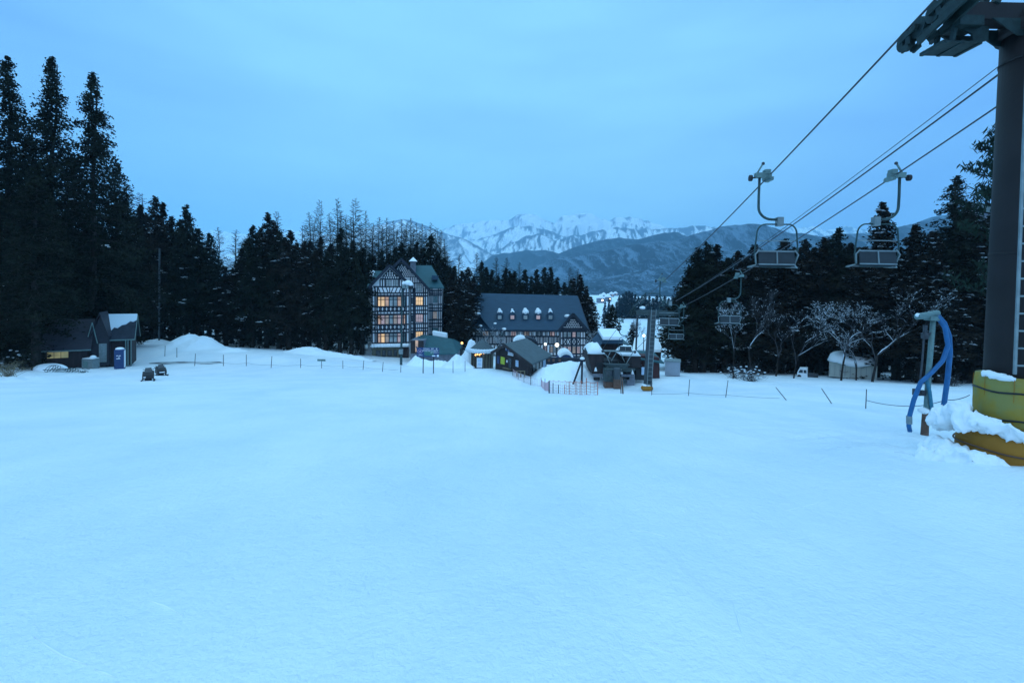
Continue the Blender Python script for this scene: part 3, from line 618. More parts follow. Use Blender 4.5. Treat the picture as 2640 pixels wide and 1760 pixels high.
# ------------------------------------------------------------------ buildings
class Plan:
    """builds a thing in world metres round its base point; X/Z read a facade d metres ahead"""
    def __init__(s, name, label, cat, u, v, d, group=None, ground=True):
        p = W(u, v, d); z = gz(p.x, d) if ground else p.z
        s.o = thing(name, label, cat, (p.x, d, z), 0, group); s.d = d; s.c = Vector((p.x, d, z))
    def part(s, mb, name, mats, parent=None, smooth=False, label=None):
        c = s.c; mb.v = [(x - c.x, y - c.y, z - c.z) for x, y, z in mb.v]
        return mb.build(name, mats, parent if parent is not None else s.o, smooth, label=label)
    def rect(s, mb, u0, v0, u1, v1, y0, y1, mi=0, d=None):
        d = d or s.d; uc, vc = (u0 + u1) / 2, (v0 + v1) / 2
        x0, x1 = W(u0, vc, d).x, W(u1, vc, d).x; z0, z1 = W(uc, v1, d).z, W(uc, v0, d).z
        return mb.box(((x0 + x1) / 2, d + (y0 + y1) / 2, (z0 + z1) / 2), (abs(x1 - x0), abs(y1 - y0), abs(z1 - z0)), None, mi)
    def line(s, mb, u0, v0, u1, v1, w, t=.08, y=-.04, d=None, mi=0):
        d = d or s.d; a = W(u0, v0, d); b = W(u1, v1, d)
        return mb.beam((a.x, d + y, a.z), (b.x, d + y, b.z), w, t, mi) if abs(b.x - a.x) < abs(b.z - a.z) * .3 else mb.beam((a.x, d + y, a.z), (b.x, d + y, b.z), t, w, mi)
    def poly(s, mb, pts, y0, y1, d=None, mi=0):
        d = d or s.d; q = [W(u, v, d) for u, v in pts]
        return mb.prism([(p.x, d + y0, p.z) for p in q], (0, y1 - y0, 0), mi)
def slab(mb, a, b, c, d_, t, mi=0):
    """a sloping roof sheet with corners a b c d_ and thickness t"""
    return mb.prism([a, b, c, d_], (0, 0, t), mi)
V3 = Vector

def window(pl, u0, v0, u1, v1, pane, cols=2, rows=2, y=0.0, d=None, proud=.06, name='window'):
    f = MB(); d = d or pl.d
    du, dv = (u1 - u0), (v1 - v0); b = .07 * d / 72 * 16.7 * 72 / d * .9
    b = max(.9, .10 * du if du < 14 else 1.0)
    pl.rect(f, u0 - b, v0 - b, u1 + b, v0, y - proud, y, d=d); pl.rect(f, u0 - b, v1, u1 + b, v1 + b, y - proud, y, d=d)
    pl.rect(f, u0 - b, v0, u0, v1, y - proud, y, d=d); pl.rect(f, u1, v0, u1 + b, v1, y - proud, y, d=d)
    for i in range(1, cols): pl.rect(f, u0 + du * i / cols - .35, v0, u0 + du * i / cols + .35, v1, y - proud + .01, y - .005, d=d)
    for i in range(1, rows): pl.rect(f, u0, v0 + dv * i / rows - .3, u1, v0 + dv * i / rows + .3, y - proud + .013, y - .008, d=d)
    w_ = pl.part(f, name, 'timber')
    g_ = MB(); pl.rect(g_, u0, v0, u1, v1, y - .03, y - .012, d=d); pl.part(g_, 'pane', pane, w_)
    return w_

# ---- the timbered hotel tower
H = Plan('hotel_tower', 'tall half-timbered hotel tower with teal gabled roofs and warm lit bay windows', 'building', 1050, 930, 72)
D = 72
wl = MB()
H.poly(wl, [(963, 940), (1104, 940), (1104, 745), (1036, 676), (965, 742)], .02, 9.0)            # main gable block
H.rect(wl, 1103, 742, 1142, 925, 2.6, 9.5, d=D)                                                    # set-back wing
H.rect(wl, 946, 742, 966, 925, 4.0, 9.5, d=D)
H.part(wl, 'wall', 'plaster')
by = MB(); H.poly(by, [(964, 884), (1056, 884), (1056, 735), (1006, 690), (965, 735)], -1.2, .02); H.part(by, 'gable_bay', 'plaster')
bs = MB(); H.rect(bs, 965, 891, 1054, 945, -1.25, .02); H.rect(bs, 952, 915, 966, 940, -.4, 3)
H.part(bs, 'ground_floor', 'khaki')
sd = MB(); H.rect(sd, 1030, 893, 1054, 945, -1.262, -1.252); H.part(sd, 'doorway', 'brown')
for (a, b_) in ((975, 984), (990, 997), (1003, 1012), (1018, 1024)):
    window(H, a, 899, b_, 913, 'glass', 1, 1, y=-1.25)
# timbers
tb = MB(); yb = -1.2
def hb(v, u0, u1, y=yb, h=.20, d=D): H.line(tb, u0, v, u1, v, h, .07, y - .036, d)
def vb(u, v0, v1, y=yb, w_=.17, d=D): H.line(tb, u, v0, u, v1, w_, .072, y - .037, d)
for v in (755, 761, 789, 801, 808, 834, 847, 854, 880): hb(v, 964, 1056)
for u in (965, 972, 978, 1041, 1048, 1055): vb(u, 741, 884)
for v0, v1 in ((801, 811), (847, 856), (755, 765)):
    for k in range(9): vb(978 + 7.9 * k, v0, v1, w_=.11)
for k in range(9):                                                                                  # fanned struts under the gable window
    u = 969 + k * 9.6; H.line(tb, u, 739, u + (6 if k < 4 else -6 if k > 4 else 0), 754, .13, .07, yb - .036)
hb(739, 968, 1052); hb(720, 984, 1036)
for u in (984, 990, 996, 1031, 1037, 1043): vb(u, 721 if u < 1040 else 728, 739)
for v in (755, 763, 789, 800, 809, 834, 846, 854, 876): hb(v, 1058, 1103, .02)
for u in (1059, 1066, 1069, 1091, 1096, 1102): vb(u, 742, 884, .02)
for v0, v1 in ((756, 764), (788, 800), (801, 810), (833, 846), (847, 855)):
    for k in range(5): vb(1071 + k * 5, v0, v1, .02, .10)
for k in range(8): vb(1058 + k * 5.6, 714 if 1058 + k * 5.6 < 1080 else 714 + (1058 + k * 5.6 - 1080) * 1.05, 730, .02, .12)
hb(730, 1050, 1090, .02); hb(713, 1050, 1074, .02)
for u in (1064, 1068, 1090, 1096): vb(u, 731 if u < 1090 else 736, 755, .02, .13)
for v in (750, 757, 762, 787, 797, 804, 828, 838, 846, 868): hb(v, 1104, 1142, 2.6)
for u in (1104, 1109, 1114, 1131, 1136, 1141): vb(u, 744, 880, 2.6)
for v0, v1 in ((788, 797), (798, 804), (829, 838), (839, 846), (748, 762)):
    for k in range(4): vb(1117 + 4.2 * k, v0, v1, 2.6, .10)
H.part(tb, 'timber_frame', 'timber')
# dark balcony bands with white crosses, dark gable boards with white stars
bd = MB()
H.rect(bd, 975, 790, 1046, 800, yb - .10, yb - .005); H.part(bd, 'balcony_band', 'timber'); bd = MB()
H.rect(bd, 975, 835, 1046, 846, yb - .10, yb - .005)
H.part(bd, 'balcony_band', 'timber'); bd = MB()
H.poly(bd, [(984, 719), (1037, 719), (1008, 693)], yb - .06, yb - .005)
H.poly(bd, [(1008, 700), (1036, 677), (1078, 715), (1040, 714), (1028, 708)], -.05, .015)
H.part(bd, 'dark_boarding', 'timber')
st = MB()
def star(u, v, y, r=1.5, diag=False):
    for k in (0, 1):
        a = (W(u - r, v, D), W(u + r, v, D)) if k == 0 else (W(u, v - r, D), W(u, v + r, D))
        st.beam((a[0].x, D + y, a[0].z), (a[1].x, D + y, a[1].z), .115, .03 + .002 * k)
for v0 in (795, 840.5):
    for k in range(7): star(980 + 10 * k, v0, yb - .115, 3.7)
for r_ in range(4):
    v = 716 - r_ * 5.6; hw = (v - 694) * 1.0
    n = max(1, int(hw * 2 / 5.5))
    for k in range(n): star(1008 + (k - (n - 1) / 2) * 5.6, v, yb - .075, 2.3)
for r_ in range(8):
    v = 711 - r_ * 4.5
    for k in range(-8, 9):
        u = 1036 + k * 5.2 + (2.6 if r_ % 2 else 0)
        if v > 680 + abs(u - 1036) * .92 and (u > 1036 or v < 699 - (1036 - u) * .2) and u > 1013 + (v - 690) * .9: star(u, v, -.065, 2.3)
H.part(st, 'lattice_ornament', 'plaster')
# lit bow windows, three floors: a shallow bow of six lights each
for fl, (v0, v1) in enumerate(((765, 788), (811, 833), (857, 879))):
    f = MB()
    for k in range(8): H.line(f, 976 + k * 10, v0, 976 + k * 10, v1, .12, .16, yb - .12)
    for v in (v0 - 1, v0 + 6, v1 + .5): H.line(f, 975, v, 1047, v, .10, .15, yb - .12)
    wnd = H.part(f, 'bow_window', 'timber')
    tone = (['lit', 'lit', 'lita', 'glassp', 'glassp', 'lita', 'glassg'], ['lita', 'litp', 'litd', 'glassp', 'litd', 'litp', 'lita'], ['lita', 'lit', 'litd', 'glassp', 'glassp', 'litp', 'glassg'])[fl]
    for k in range(7):
        g_ = MB(); H.rect(g_, 976.8 + k * 10, v0, 985.4 + k * 10, v1, yb - .07, yb - .02); H.part(g_, 'pane', tone[k], wnd)
window(H, 999, 722, 1011, 737, 'glassp', 2, 3, y=yb); window(H, 1016, 722, 1028, 737, 'glassp', 2, 3, y=yb)
window(H, 1072, 734, 1086, 751, 'glassp', 3, 4, y=.02)
for (v0, v1), pn in zip(((766, 786), (811, 830), (855, 874)), ('lit', 'litp', 'lit')): window(H, 1072, v0, 1089, v1, pn, 3, 2, y=.02)
for (v0, v1) in ((768, 783), (813, 828), (859, 873)): window(H, 1061, v0, 1065, v1, 'glass', 1, 2, y=.02)
window(H, 1118, 765, 1128, 782, 'glassg', 2, 3, y=2.6); window(H, 1117, 807, 1127, 825, 'litd', 2, 3, y=2.6); window(H, 1116, 850, 1130, 868, 'glassg', 3, 1, y=2.6)
# roofs
rf = MB()
def at(u, v, dd=0.0):
    q = W(u, v, D); return V3((q.x, D + dd, q.z))
for a, b_ in (((1036, 670), (958, 747)), ((1036, 670), (1108, 751))):
    slab(rf, at(*a, -1.0), at(*b_, -1.0), at(*b_, 8.8), at(*a, 8.8), .22)
rp0, rp1 = at(1064, 683, 6.0), at(1114, 683, 6.0); e0, e1 = at(1100, 744, 1.9), at(1146, 744, 1.9)
slab(rf, rp0, rp1, e1, at(1064, 744, 1.9), .2); slab(rf, rp0, rp1, rp1 + V3((2, 4, -3.6)), rp0 + V3((0, 4, -3.6)), .18)
lp0, lp1 = at(951, 699, 6.2), at(1010, 699, 6.2)
slab(rf, lp0, lp1, at(1000, 748, 3.2), at(943, 750, 3.2), .2); slab(rf, lp0, lp1, lp1 + V3((0, 4, -3.2)), lp0 + V3((0, 4, -3.2)), .18)
slab(rf, at(1008, 687, -1.9), at(958, 741, -1.9), at(958, 741, 0.0), at(1008, 687, 2.0), .16)
slab(rf, at(1008, 687, -1.9), at(1061, 738, -1.9), at(1061, 738, 0.0), at(1008, 687, 2.0), .16)
roof = H.part(rf, 'roof', 'teal')
bg_ = MB()
for a, b_, dd in (((1036, 669), (957, 748), -1.06), ((1036, 669), (1109, 752), -1.06), ((1008, 686), (957, 742), -1.96), ((1008, 686), (1062, 739), -1.96)):
    bg_.beam(at(*a, dd), at(*b_, dd), .09, .42)
H.part(bg_, 'bargeboard', 'timber', roof)
cp = MB(); q = at(1064, 680, 5); cp.box(q + V3((0, 0, -.6)), (.9, .9, 2.4)); H.part(cp, 'chimney', 'stone', roof)
cs = MB(); cs.add([q + V3((-.7, -.7, .6)), q + V3((.7, -.7, .6)), q + V3((.7, .7, .6)), q + V3((-.7, .7, .6)), q + V3((0, 0, 1.35))], [(3, 2, 1, 0), (0, 1, 4), (1, 2, 4), (2, 3, 4), (3, 0, 4)])
cs.ball(at(954, 701, 6.1), .5, 8, 6, sc=(1, 1, .8)); cs.ball(at(953, 708, 5.6), .45, 8, 6, sc=(1, 1, .8))
H.part(cs, 'snow_lump', 'snowcap', roof)
dm = MB(); q = at(1122, 715, 2.9); dm.box(q, (1.0, 1.2, .7)); H.part(dm, 'roof_dormer', 'slate', roof)
sl = MB(); H.rect(sl, 962, 882, 1056, 890, -1.7, -.3)
for k in range(12): q = W(966 + k * 7.7, 886, D); sl.ball((q.x, D - 1.55, q.z), .32, 8, 5, sc=(1.2, .8, .85))
H.part(sl, 'ledge_snow', 'snowcap', smooth=True)
for v in (792, 834, 876):
    bl = MB(); H.rect(bl, 944, v, 964, v + 2, .4, 2.2)
    for k in range(6): H.line(bl, 945 + 3.4 * k, v - 8, 945 + 3.4 * k, v, .05, .05, .45)
    H.line(bl, 944, v - 8, 963, v - 8, .07, .07, .45); bal = H.part(bl, 'balcony', 'galv')
    b2 = MB(); H.rect(b2, 944, v - 5, 961, v - .2, .5, 2.1); H.part(b2, 'snow', 'snowcap', bal)
vb_ = MB()
for u in (945, 962): H.line(vb_, u, 780, u, 925, .09, .09, .5)
H.part(vb_, 'fire_stair_post', 'galv')

H.o.rotation_euler.z = .20
# ---- low teal-roofed hall beside the tower
A = Plan('entrance_hall', 'low blue-grey hall with a teal hipped roof in front of the hotel tower', 'building', 1110, 925, 65)
def a2(u, v, dd=0.0):
    q = W(u, v, 65); return V3((q.x, 65 + dd, q.z))
wl = MB(); A.rect(wl, 1090, 908, 1174, 945, 0.2, 6); A.rect(wl, 1056, 878, 1090, 945, .6, 6); A.part(wl, 'wall', 'stone')
wl = MB(); A.rect(wl, 1057, 879, 1090, 912, .5, .59); A.part(wl, 'boarding', 'brown')
gl = MB(); A.rect(gl, 1069, 878, 1076, 908, .44, .49); A.part(gl, 'lit_doorway', 'lita')
rf = MB(); ap0, ap1 = a2(1100, 874, 4), a2(1156, 884, 4)
slab(rf, ap0, ap1, a2(1179, 912, -.5), a2(1086, 914, -.5), .15); slab(rf, ap0, a2(1086, 914, -.5), a2(1060, 884, 1.0), a2(1066, 876, 6), .12)
slab(rf, ap1, a2(1179, 912, -.5), a2(1180, 906, 7.5), a2(1158, 886, 5), .12); roof = A.part(rf, 'roof', 'teal')
sn = MB(); A.poly(sn, [(1101, 861), (1139, 868), (1140, 881), (1103, 876)], 4.2, 5.6); A.part(sn, 'snow', 'snowcap', roof)

# ---- the long hotel
L = Plan('long_hotel', 'long half-timbered hotel with a huge slate-blue roof and five snow-capped dormers', 'building', 1360, 922, 80)
D8 = 80
def at8(u, v, dd=0.0):
    q = W(u, v, D8); return V3((q.x, D8 + dd, q.z))
wl = MB(); L.rect(wl, 1196, 846, 1508, 935, .02, 11); L.part(wl, 'wall', 'plaster')
by = MB(); L.poly(by, [(1443, 935), (1508, 935), (1508, 846), (1475, 814), (1443, 846)], -.9, .02); L.part(by, 'gable_bay', 'plaster')
tb = MB()
def h8(v, u0, u1, y=.02, h=.24): L.line(tb, u0, v, u1, v, h, .09, y - .046, D8)
def v8(u, v0, v1, y=.02, w_=.16): L.line(tb, u, v0, u, v1, w_, .092, y - .047, D8)
for v in (850, 867, 887, 917): h8(v, 1196, 1443)
for k in range(62):
    u = 1198 + k * 4.0
    v8(u, 850 if (u % 12) < 8 else 868, 917 if k % 2 else 888, w_=.13 if k % 3 else .2)
for v in (849, 870, 888, 910, 917): h8(v, 1443, 1508, -.9)
for u in (1444, 1450, 1460, 1472, 1484, 1494, 1501, 1507): v8(u, 848, 920, -.9, .26 if u in (1450, 1472, 1484) else .16)
for k in range(4):
    u = 1452 + 11 * k
    L.line(tb, u, 872, u + 8, 886, .13, .08, -.94, D8); L.line(tb, u + 8, 872, u, 886, .13, .083, -.942, D8)
L.part(tb, 'timber_frame', 'timber')
bd = MB(); L.poly(bd, [(1441, 849), (1510, 849), (1475, 813)], -.99, -.905); L.part(bd, 'gable_boarding', 'timber')
st = MB()
for r_ in range(5):
    v = 842 - r_ * 4.6
    for k in range(-5, 6):
        u = 1475 + k * 4.4 + (2.2 if r_ % 2 else 0)
        if v > 819 + abs(u - 1475) * .95:
            a, b_ = at8(u - 1.4, v), at8(u + 1.4, v); st.beam(V3((a.x, D8 - 1.0, a.z)), V3((b_.x, D8 - 1.0, b_.z)), .05, .10)
            a, b_ = at8(u, v - 1.4), at8(u, v + 1.4); st.beam(V3((a.x, D8 - 1.003, a.z)), V3((b_.x, D8 - 1.003, b_.z)), .05, .10)
L.part(st, 'lattice_ornament', 'plaster')
for u, pn in ((1236, 'glassp'), (1252, 'litd'), (1268, 'glassp'), (1294, 'glassg'), (1324, 'litp'), (1358, 'litd'), (1390, 'glassp'), (1423, 'litp')):
    window(L, u - 6, 853, u + 6, 865, pn, 3, 2, y=.02, d=D8)
for u, pn in ((1388, 'glassp'), (1404, 'litp'), (1421, 'litd'), (1434, 'glassp')): window(L, u - 4, 893, u + 4, 908, pn, 2, 2, y=.02, d=D8)
for u, pn in ((1455, 'glassp'), (1466, 'glassp'), (1478, 'litp'), (1489, 'glassp')):
    window(L, u - 3.6, 853, u + 3.6, 867, pn, 2, 2, y=-.9, d=D8); window(L, u - 3.6, 892, u + 3.6, 908, 'litp' if pn == 'glassp' else 'litd', 2, 3, y=-.9, d=D8)
rf = MB()
r0, r1 = at8(1218, 760, 5.6), at8(1500, 767, 5.6)
slab(rf, r0, r1, at8(1516, 853, -.9), at8(1199, 851, -.9), .25)
slab(rf, r0, r1, r1 + V3((1.2, 6.5, -5.4)), r0 + V3((-1.2, 6.5, -5.4)), .22)
for a, b_, m_ in (((1475, 808), (1438, 850), -1.5), ((1475, 808), (1513, 851), -1.5), ((1237, 812), (1198, 853), -.95), ((1237, 812), (1268, 853), -.95)):
    slab(rf, at8(*a, m_), at8(*b_, m_), at8(*b_, 1.0), at8(*a, 3.4), .2)
roof = L.part(rf, 'roof', 'slate')
bg_ = MB()
for a, b_ in (((1475, 807), (1437, 851)), ((1475, 807), (1514, 852))): bg_.beam(at8(*a, -1.56), at8(*b_, -1.56), .09, .40)
bg_.beam(at8(1516, 853, -.92), at8(1199, 851, -.92), .06, .28); bg_.beam(at8(1501, 767, 5.4), at8(1517, 853, -1), .3, .06)
L.part(bg_, 'bargeboard', 'timber', roof)
for i, (u, sc_) in enumerate(((1288, 1.0), (1321, .8), (1355, 1.25), (1388, 1.25), (1420, .85))):
    v = 818; fr = (v - 760) / 91.0; dd = 5.6 - 6.5 * fr
    q = at8(u, v, dd - .9); dm = MB(); dm.box(q + V3((0, .75, 0)), (.86, 1.5, 1.0)); dm.prism([q + V3((-.58, 0, .5)), q + V3((.58, 0, .5)), q + V3((0, 0, 1.0))], (0, 1.8, 0))
    dmo = L.part(dm, 'dormer', 'slate', roof)
    pn = MB(); pn.box(q + V3((0, -.02, -.02)), (.62, .05, .62)); L.part(pn, 'pane', 'litp' if i % 2 else 'glassp', dmo)
    cs = MB(); cs.ball(q + V3((0, .5, .86)), .5 * sc_, 8, 6, sc=(.95, 1.1, .85)); cs.ball(q + V3((-.08, .45, 1.25)), .32 * sc_, 7, 5, sc=(.9, 1, .9)); L.part(cs, 'snow_cap', 'snowcap', dmo, True)
sn = MB()
for u, v, r_ in ((1230, 809, .45), (1464, 815, .42), (1240, 838, .25), (1277, 832, .22), (1300, 846, .3)): sn.ball(at8(u, v, -1.2 if v > 830 else .6), r_, 8, 6, sc=(1.3, 1, .7))
L.part(sn, 'snow_lump', 'snowcap', roof)

# ---- round kiosk, porches and the little things before the long hotel
K = Plan('round_kiosk', 'round kiosk with a frosted conical roof, snow-fringed eaves and orange string lights', 'kiosk', 1243, 932, 58)
q0 = K.c; k_ = MB(); zr = W(1243, 902, 58).z; rr = 29 * 58 / 1200
k_.cyl(q0 + V3((0, 0, -.4)), V3((q0.x, q0.y, zr)), rr, 16); K.part(k_, 'wall', 'khaki')
k_ = MB(); k_.add([V3((q0.x + (rr + .4) * math.cos(a * math.pi / 8), q0.y + (rr + .4) * math.sin(a * math.pi / 8), zr - .05)) for a in range(16)] + [V3((q0.x, q0.y, W(1243, 872, 58).z))], [(i, (i + 1) % 16, 16) for i in range(16)] + [tuple(range(15, -1, -1))])
roof = K.part(k_, 'roof', 'greyroof')
k_ = MB()
for a in range(17):
    t_ = math.pi * (1 + a / 16); k_.ball((q0.x + (rr + .42) * math.cos(t_), q0.y + (rr + .42) * math.sin(t_), zr + .06), .34, 8, 6, sc=(1, .8, .8))
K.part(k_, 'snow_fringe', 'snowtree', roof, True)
for u, v in ((1233, 915), (1238, 916), (1245, 909), (1249, 912), (1242, 913), (1228, 917)):
    b_ = MB(); t_ = math.asin(max(-1, min(1, (W(u, v, 58).x - q0.x) / rr))); b_.ball((q0.x + rr * math.sin(t_), q0.y - rr * math.cos(t_) - .08, W(u, v, 56).z), .09, 8, 6); K.part(b_, 'string_light', 'lampw' if v < 912 else 'ember')
pn = MB()
for k in range(7):
    t_ = -.9 + k * .3; pn.beam((q0.x + (rr + .04) * math.sin(t_), q0.y - (rr + .04) * math.cos(t_), q0.z), (q0.x + (rr + .04) * math.sin(t_), q0.y - (rr + .04) * math.cos(t_), zr), .10)
K.part(pn, 'post', 'brown')
P_ = Plan('porch', 'curved dark porch roof half covered with snow, between the hut roof and the long hotel', 'porch', 1355, 915, 66)
def arc(pl, u0, u1, vb_, vt, d, dep, th, n=12):
    m = MB(); pts = []
    for i in range(n + 1):
        t_ = math.pi * i / n; u = (u0 + u1) / 2 - (u1 - u0) / 2 * math.cos(t_); v = vb_ - (vb_ - vt) * math.sin(t_); q = W(u, v, d); pts.append(V3((q.x, d, q.z)))
    for i in range(n): m.prism([pts[i], pts[i + 1], pts[i + 1] + V3((0, 0, -th)), pts[i] + V3((0, 0, -th))], (0, dep, 0))
    return m
roof = P_.part(arc(P_, 1318, 1388, 890, 870, 66, 3, .3), 'roof', 'timber')
P_.part(arc(P_, 1322, 1362, 885, 867, 65.9, 2.4, .5), 'snow', 'snowcap', roof, True)
pw = MB(); P_.rect(pw, 1322, 884, 1384, 925, .5, 2.6); P_.part(pw, 'wall', 'brown')
P_ = Plan('snow_shelter', 'small dark-blue domed shelter topped with snow at the foot of the long hotel', 'shelter', 1462, 926, 60)
P_.part(arc(P_, 1440, 1484, 928, 908, 60, 3, .35), 'shell', 'bluesign'); P_.part(arc(P_, 1442, 1478, 922, 904, 59.9, 3, .5), 'snow', 'snowcap', None, True)
pw = MB(); P_.poly(pw, [(1441, 930), (1483, 930), (1476, 916), (1462, 911), (1448, 916)], .3, 2.8); P_.part(pw, 'end_wall', 'bluesign')
P_ = Plan('low_wall', 'long low dark wall with a few pale panels in front of the long hotel', 'wall', 1450, 930, 57)
pw = MB(); P_.rect(pw, 1385, 922, 1508, 940, 0, .4); P_.part(pw, 'wall', 'timber')
pw = MB()
for u in (1412, 1424, 1440): P_.rect(pw, u, 925, u + 6, 932, -.03, -.004)
P_.part(pw, 'panel', 'rust')

def lamp_post(name, label, u, v, d, h_px, glow, r_=.16, post='stake'):
    p = W(u, v, d); o = thing(name, label, 'lamp', (p.x, d, gz(p.x, d)), 0, 'lamps by the hotels'); z = p.z - o.location.z
    m = MB(); m.cyl((0, 0, -.2), (0, 0, z - r_ * .6), .05, 8); m.build('post', post, o)
    m = MB(); m.ball((0, 0, z), r_, 10, 8); m.build('globe', glow, o, True)
lamp_post('street_lamp', 'white glowing lamp above the ticket hut roof, before the long facade', 1406, 887, 70, 0, 'lampw', .2)
lamp_post('street_lamp', 'rosy-white glowing lamp on a dark post before the long hotel gable', 1436, 889, 64, 0, 'lamp', .26)
lamp_post('street_lamp', 'small warm lamp low in front of the lattice bays of the long hotel', 1454, 901, 66, 0, 'lamp', .14)
lamp_post('street_lamp', 'orange lantern glowing in the dark gap beside the teal hall', 1191, 884, 62, 0, 'ember', .15)
lamp_post('street_lamp', 'white globe lamp beside the far lift pylon', 1660, 865, 52, 0, 'lampw', .15)

# ---- the ticket hut
T = Plan('ticket_hut', 'brown ticket hut with a steep grey roof and a lime banner on its gable', 'hut', 1330, 955, 46)
gl_, gr_ = V3(on(1277, 49)), V3(on(1366, 43.6)); bk = V3((1.9, 4.6, 0))
gl_.z = gr_.z = W(1320, 956, 46).z - .4
h_e = 1.55; ap_z = W(1305, 888, 46.4).z; mid = gl_.lerp(gr_, .36)
e0, e1 = gl_ + V3((0, 0, h_e + .35)), gr_ + V3((0, 0, h_e + .2)); apx = V3((mid.x, mid.y, ap_z - .12))
wl = MB(); wl.add([gl_, gr_, e1, apx, e0] + [p + bk for p in (gl_, gr_, e1, apx, e0)], [(0, 1, 2, 3, 4), (9, 8, 7, 6, 5), (1, 6, 7, 2), (5, 0, 4, 9), (0, 5, 6, 1), (2, 7, 8, 3), (3, 8, 9, 4)]); T.part(wl, 'wall', 'brown')
fw = (gl_ - gr_).normalized(); nf = V3((fw.y, -fw.x, 0)); nf = nf if nf.y < 0 else -nf
bkn = bk.normalized()
rf = MB(); of = -bkn * .7; ob = bk + bkn * .5
slp = (e1 - apx).normalized() * .75; sll = (e0 - apx).normalized() * .5; up = V3((0, 0, .06))
slab(rf, apx + of + up, e1 + slp + of + up, e1 + slp + ob + up, apx + ob + up, .14); slab(rf, apx + of + up, e0 + sll + of + up, e0 + sll + ob + up, apx + ob + up, .14)
roof = T.part(rf, 'roof', 'greyroof')
bg_ = MB(); bg_.beam(apx + of * 1.03, e1 + slp + of * 1.03, .06, .26); bg_.beam(apx + of * 1.03, e0 + sll + of * 1.03, .06, .26); T.part(bg_, 'bargeboard', 'brown', roof)
def on_gable(mb, a, h, w_, hh, t=.05, mi=0):
    c = gl_.lerp(gr_, a) + V3((0, 0, h)) + nf * (.02 + t / 2); an = math.atan2(fw.y, fw.x)
    return mb.box(c, (w_, t, hh), Matrix.Rotation(an, 3, 'Z'), mi)
m = MB(); on_gable(m, .24, 1.15, .78, .75); T.part(m, 'lime_banner', 'lime')
m = MB(); on_gable(m, .66, 1.25, .48, .62); nb = T.part(m, 'notice_sheet', 'paleblue')
m = MB(); on_gable(m, .47, 2.02, 1.0, .30); sg = T.part(m, 'name_board', 'white')
m = MB()
for k in range(5): on_gable(m, .40 + .034 * k, 2.03, .07, .14, .065)
T.part(m, 'lettering', 'bluesign', sg)
m = MB(); on_gable(m, .38, 2.38, .8, .34, .045); e = T.part(m, 'round_mark_board', 'bluesign')
m = MB(); on_gable(m, .34, 2.42, .16, .16, .06); on_gable(m, .42, 2.36, .14, .14, .06); T.part(m, 'mark', 'paleblue', e)
m = MB(); on_gable(m, .46, .85, .55, 1.5, .04); T.part(m, 'ticket_window', 'glass')
m = MB(); on_gable(m, .42, .52, 1.3, .06, .4); T.part(m, 'counter', 'wood')
m = MB(); on_gable(m, .10, 1.1, .45, .8, .04); T.part(m, 'notice_board', 'bluesign')
m = MB(); on_gable(m, .37, 1.2, .22, .24, .05); T.part(m, 'small_sign', 'white')
sd_n = V3((bkn.y, -bkn.x, 0))
m = MB()
for k in range(3): m.box(gr_ + bk * (.2 + .2 * k) + V3((0, 0, 1.1)) + sd_n * .03, (.06, .75, .75), Matrix.Rotation(math.atan2(-bkn.x, bkn.y), 3, 'Z'))
T.part(m, 'side_window', 'glass')
m = MB(); m.box(gr_ + bk * .82 + V3((0, 0, 1.0)) + sd_n * .04, (.06, .8, .75), Matrix.Rotation(math.atan2(-bkn.x, bkn.y), 3, 'Z')); T.part(m, 'pale_hatch', 'paleblue')
tr = thing('wooden_trestle', 'weathered wooden trestle leaning in the snow before the ticket hut corner', 'trestle', on(1342, 42.8))
m = MB()
for x in (-.36, .0, .36): m.beam((x - .05, -.15, -.1), (x + .02, .05, .55), .06); m.beam((x + .08, .2, -.1), (x + .02, .05, .55), .055)
m.beam((-.42, .05, .56), (.42, .05, .56), .07); m.build('frame', 'wood', tr)
pr = thing('snow_prop', 'dark leaning timber prop with a snowy head on the mound by the lift station', 'prop', on(1498, 40))
m = MB(); zz = W(1501, 930, 40).z - pr.location.z; m.beam((0.05, 0, -.3), (.05, 0, zz), .15); m.beam((-.85, -.1, -.3), (0, 0, zz), .13); m.box((.0, 0, zz + .05), (.55, .3, .12)); m.build('frame', 'timber', pr)
m = MB(); m.ball((.05, 0, zz + .2), .22, 8, 6, sc=(1, .8, .7)); m.build('snow', 'snowcap', pr, True)

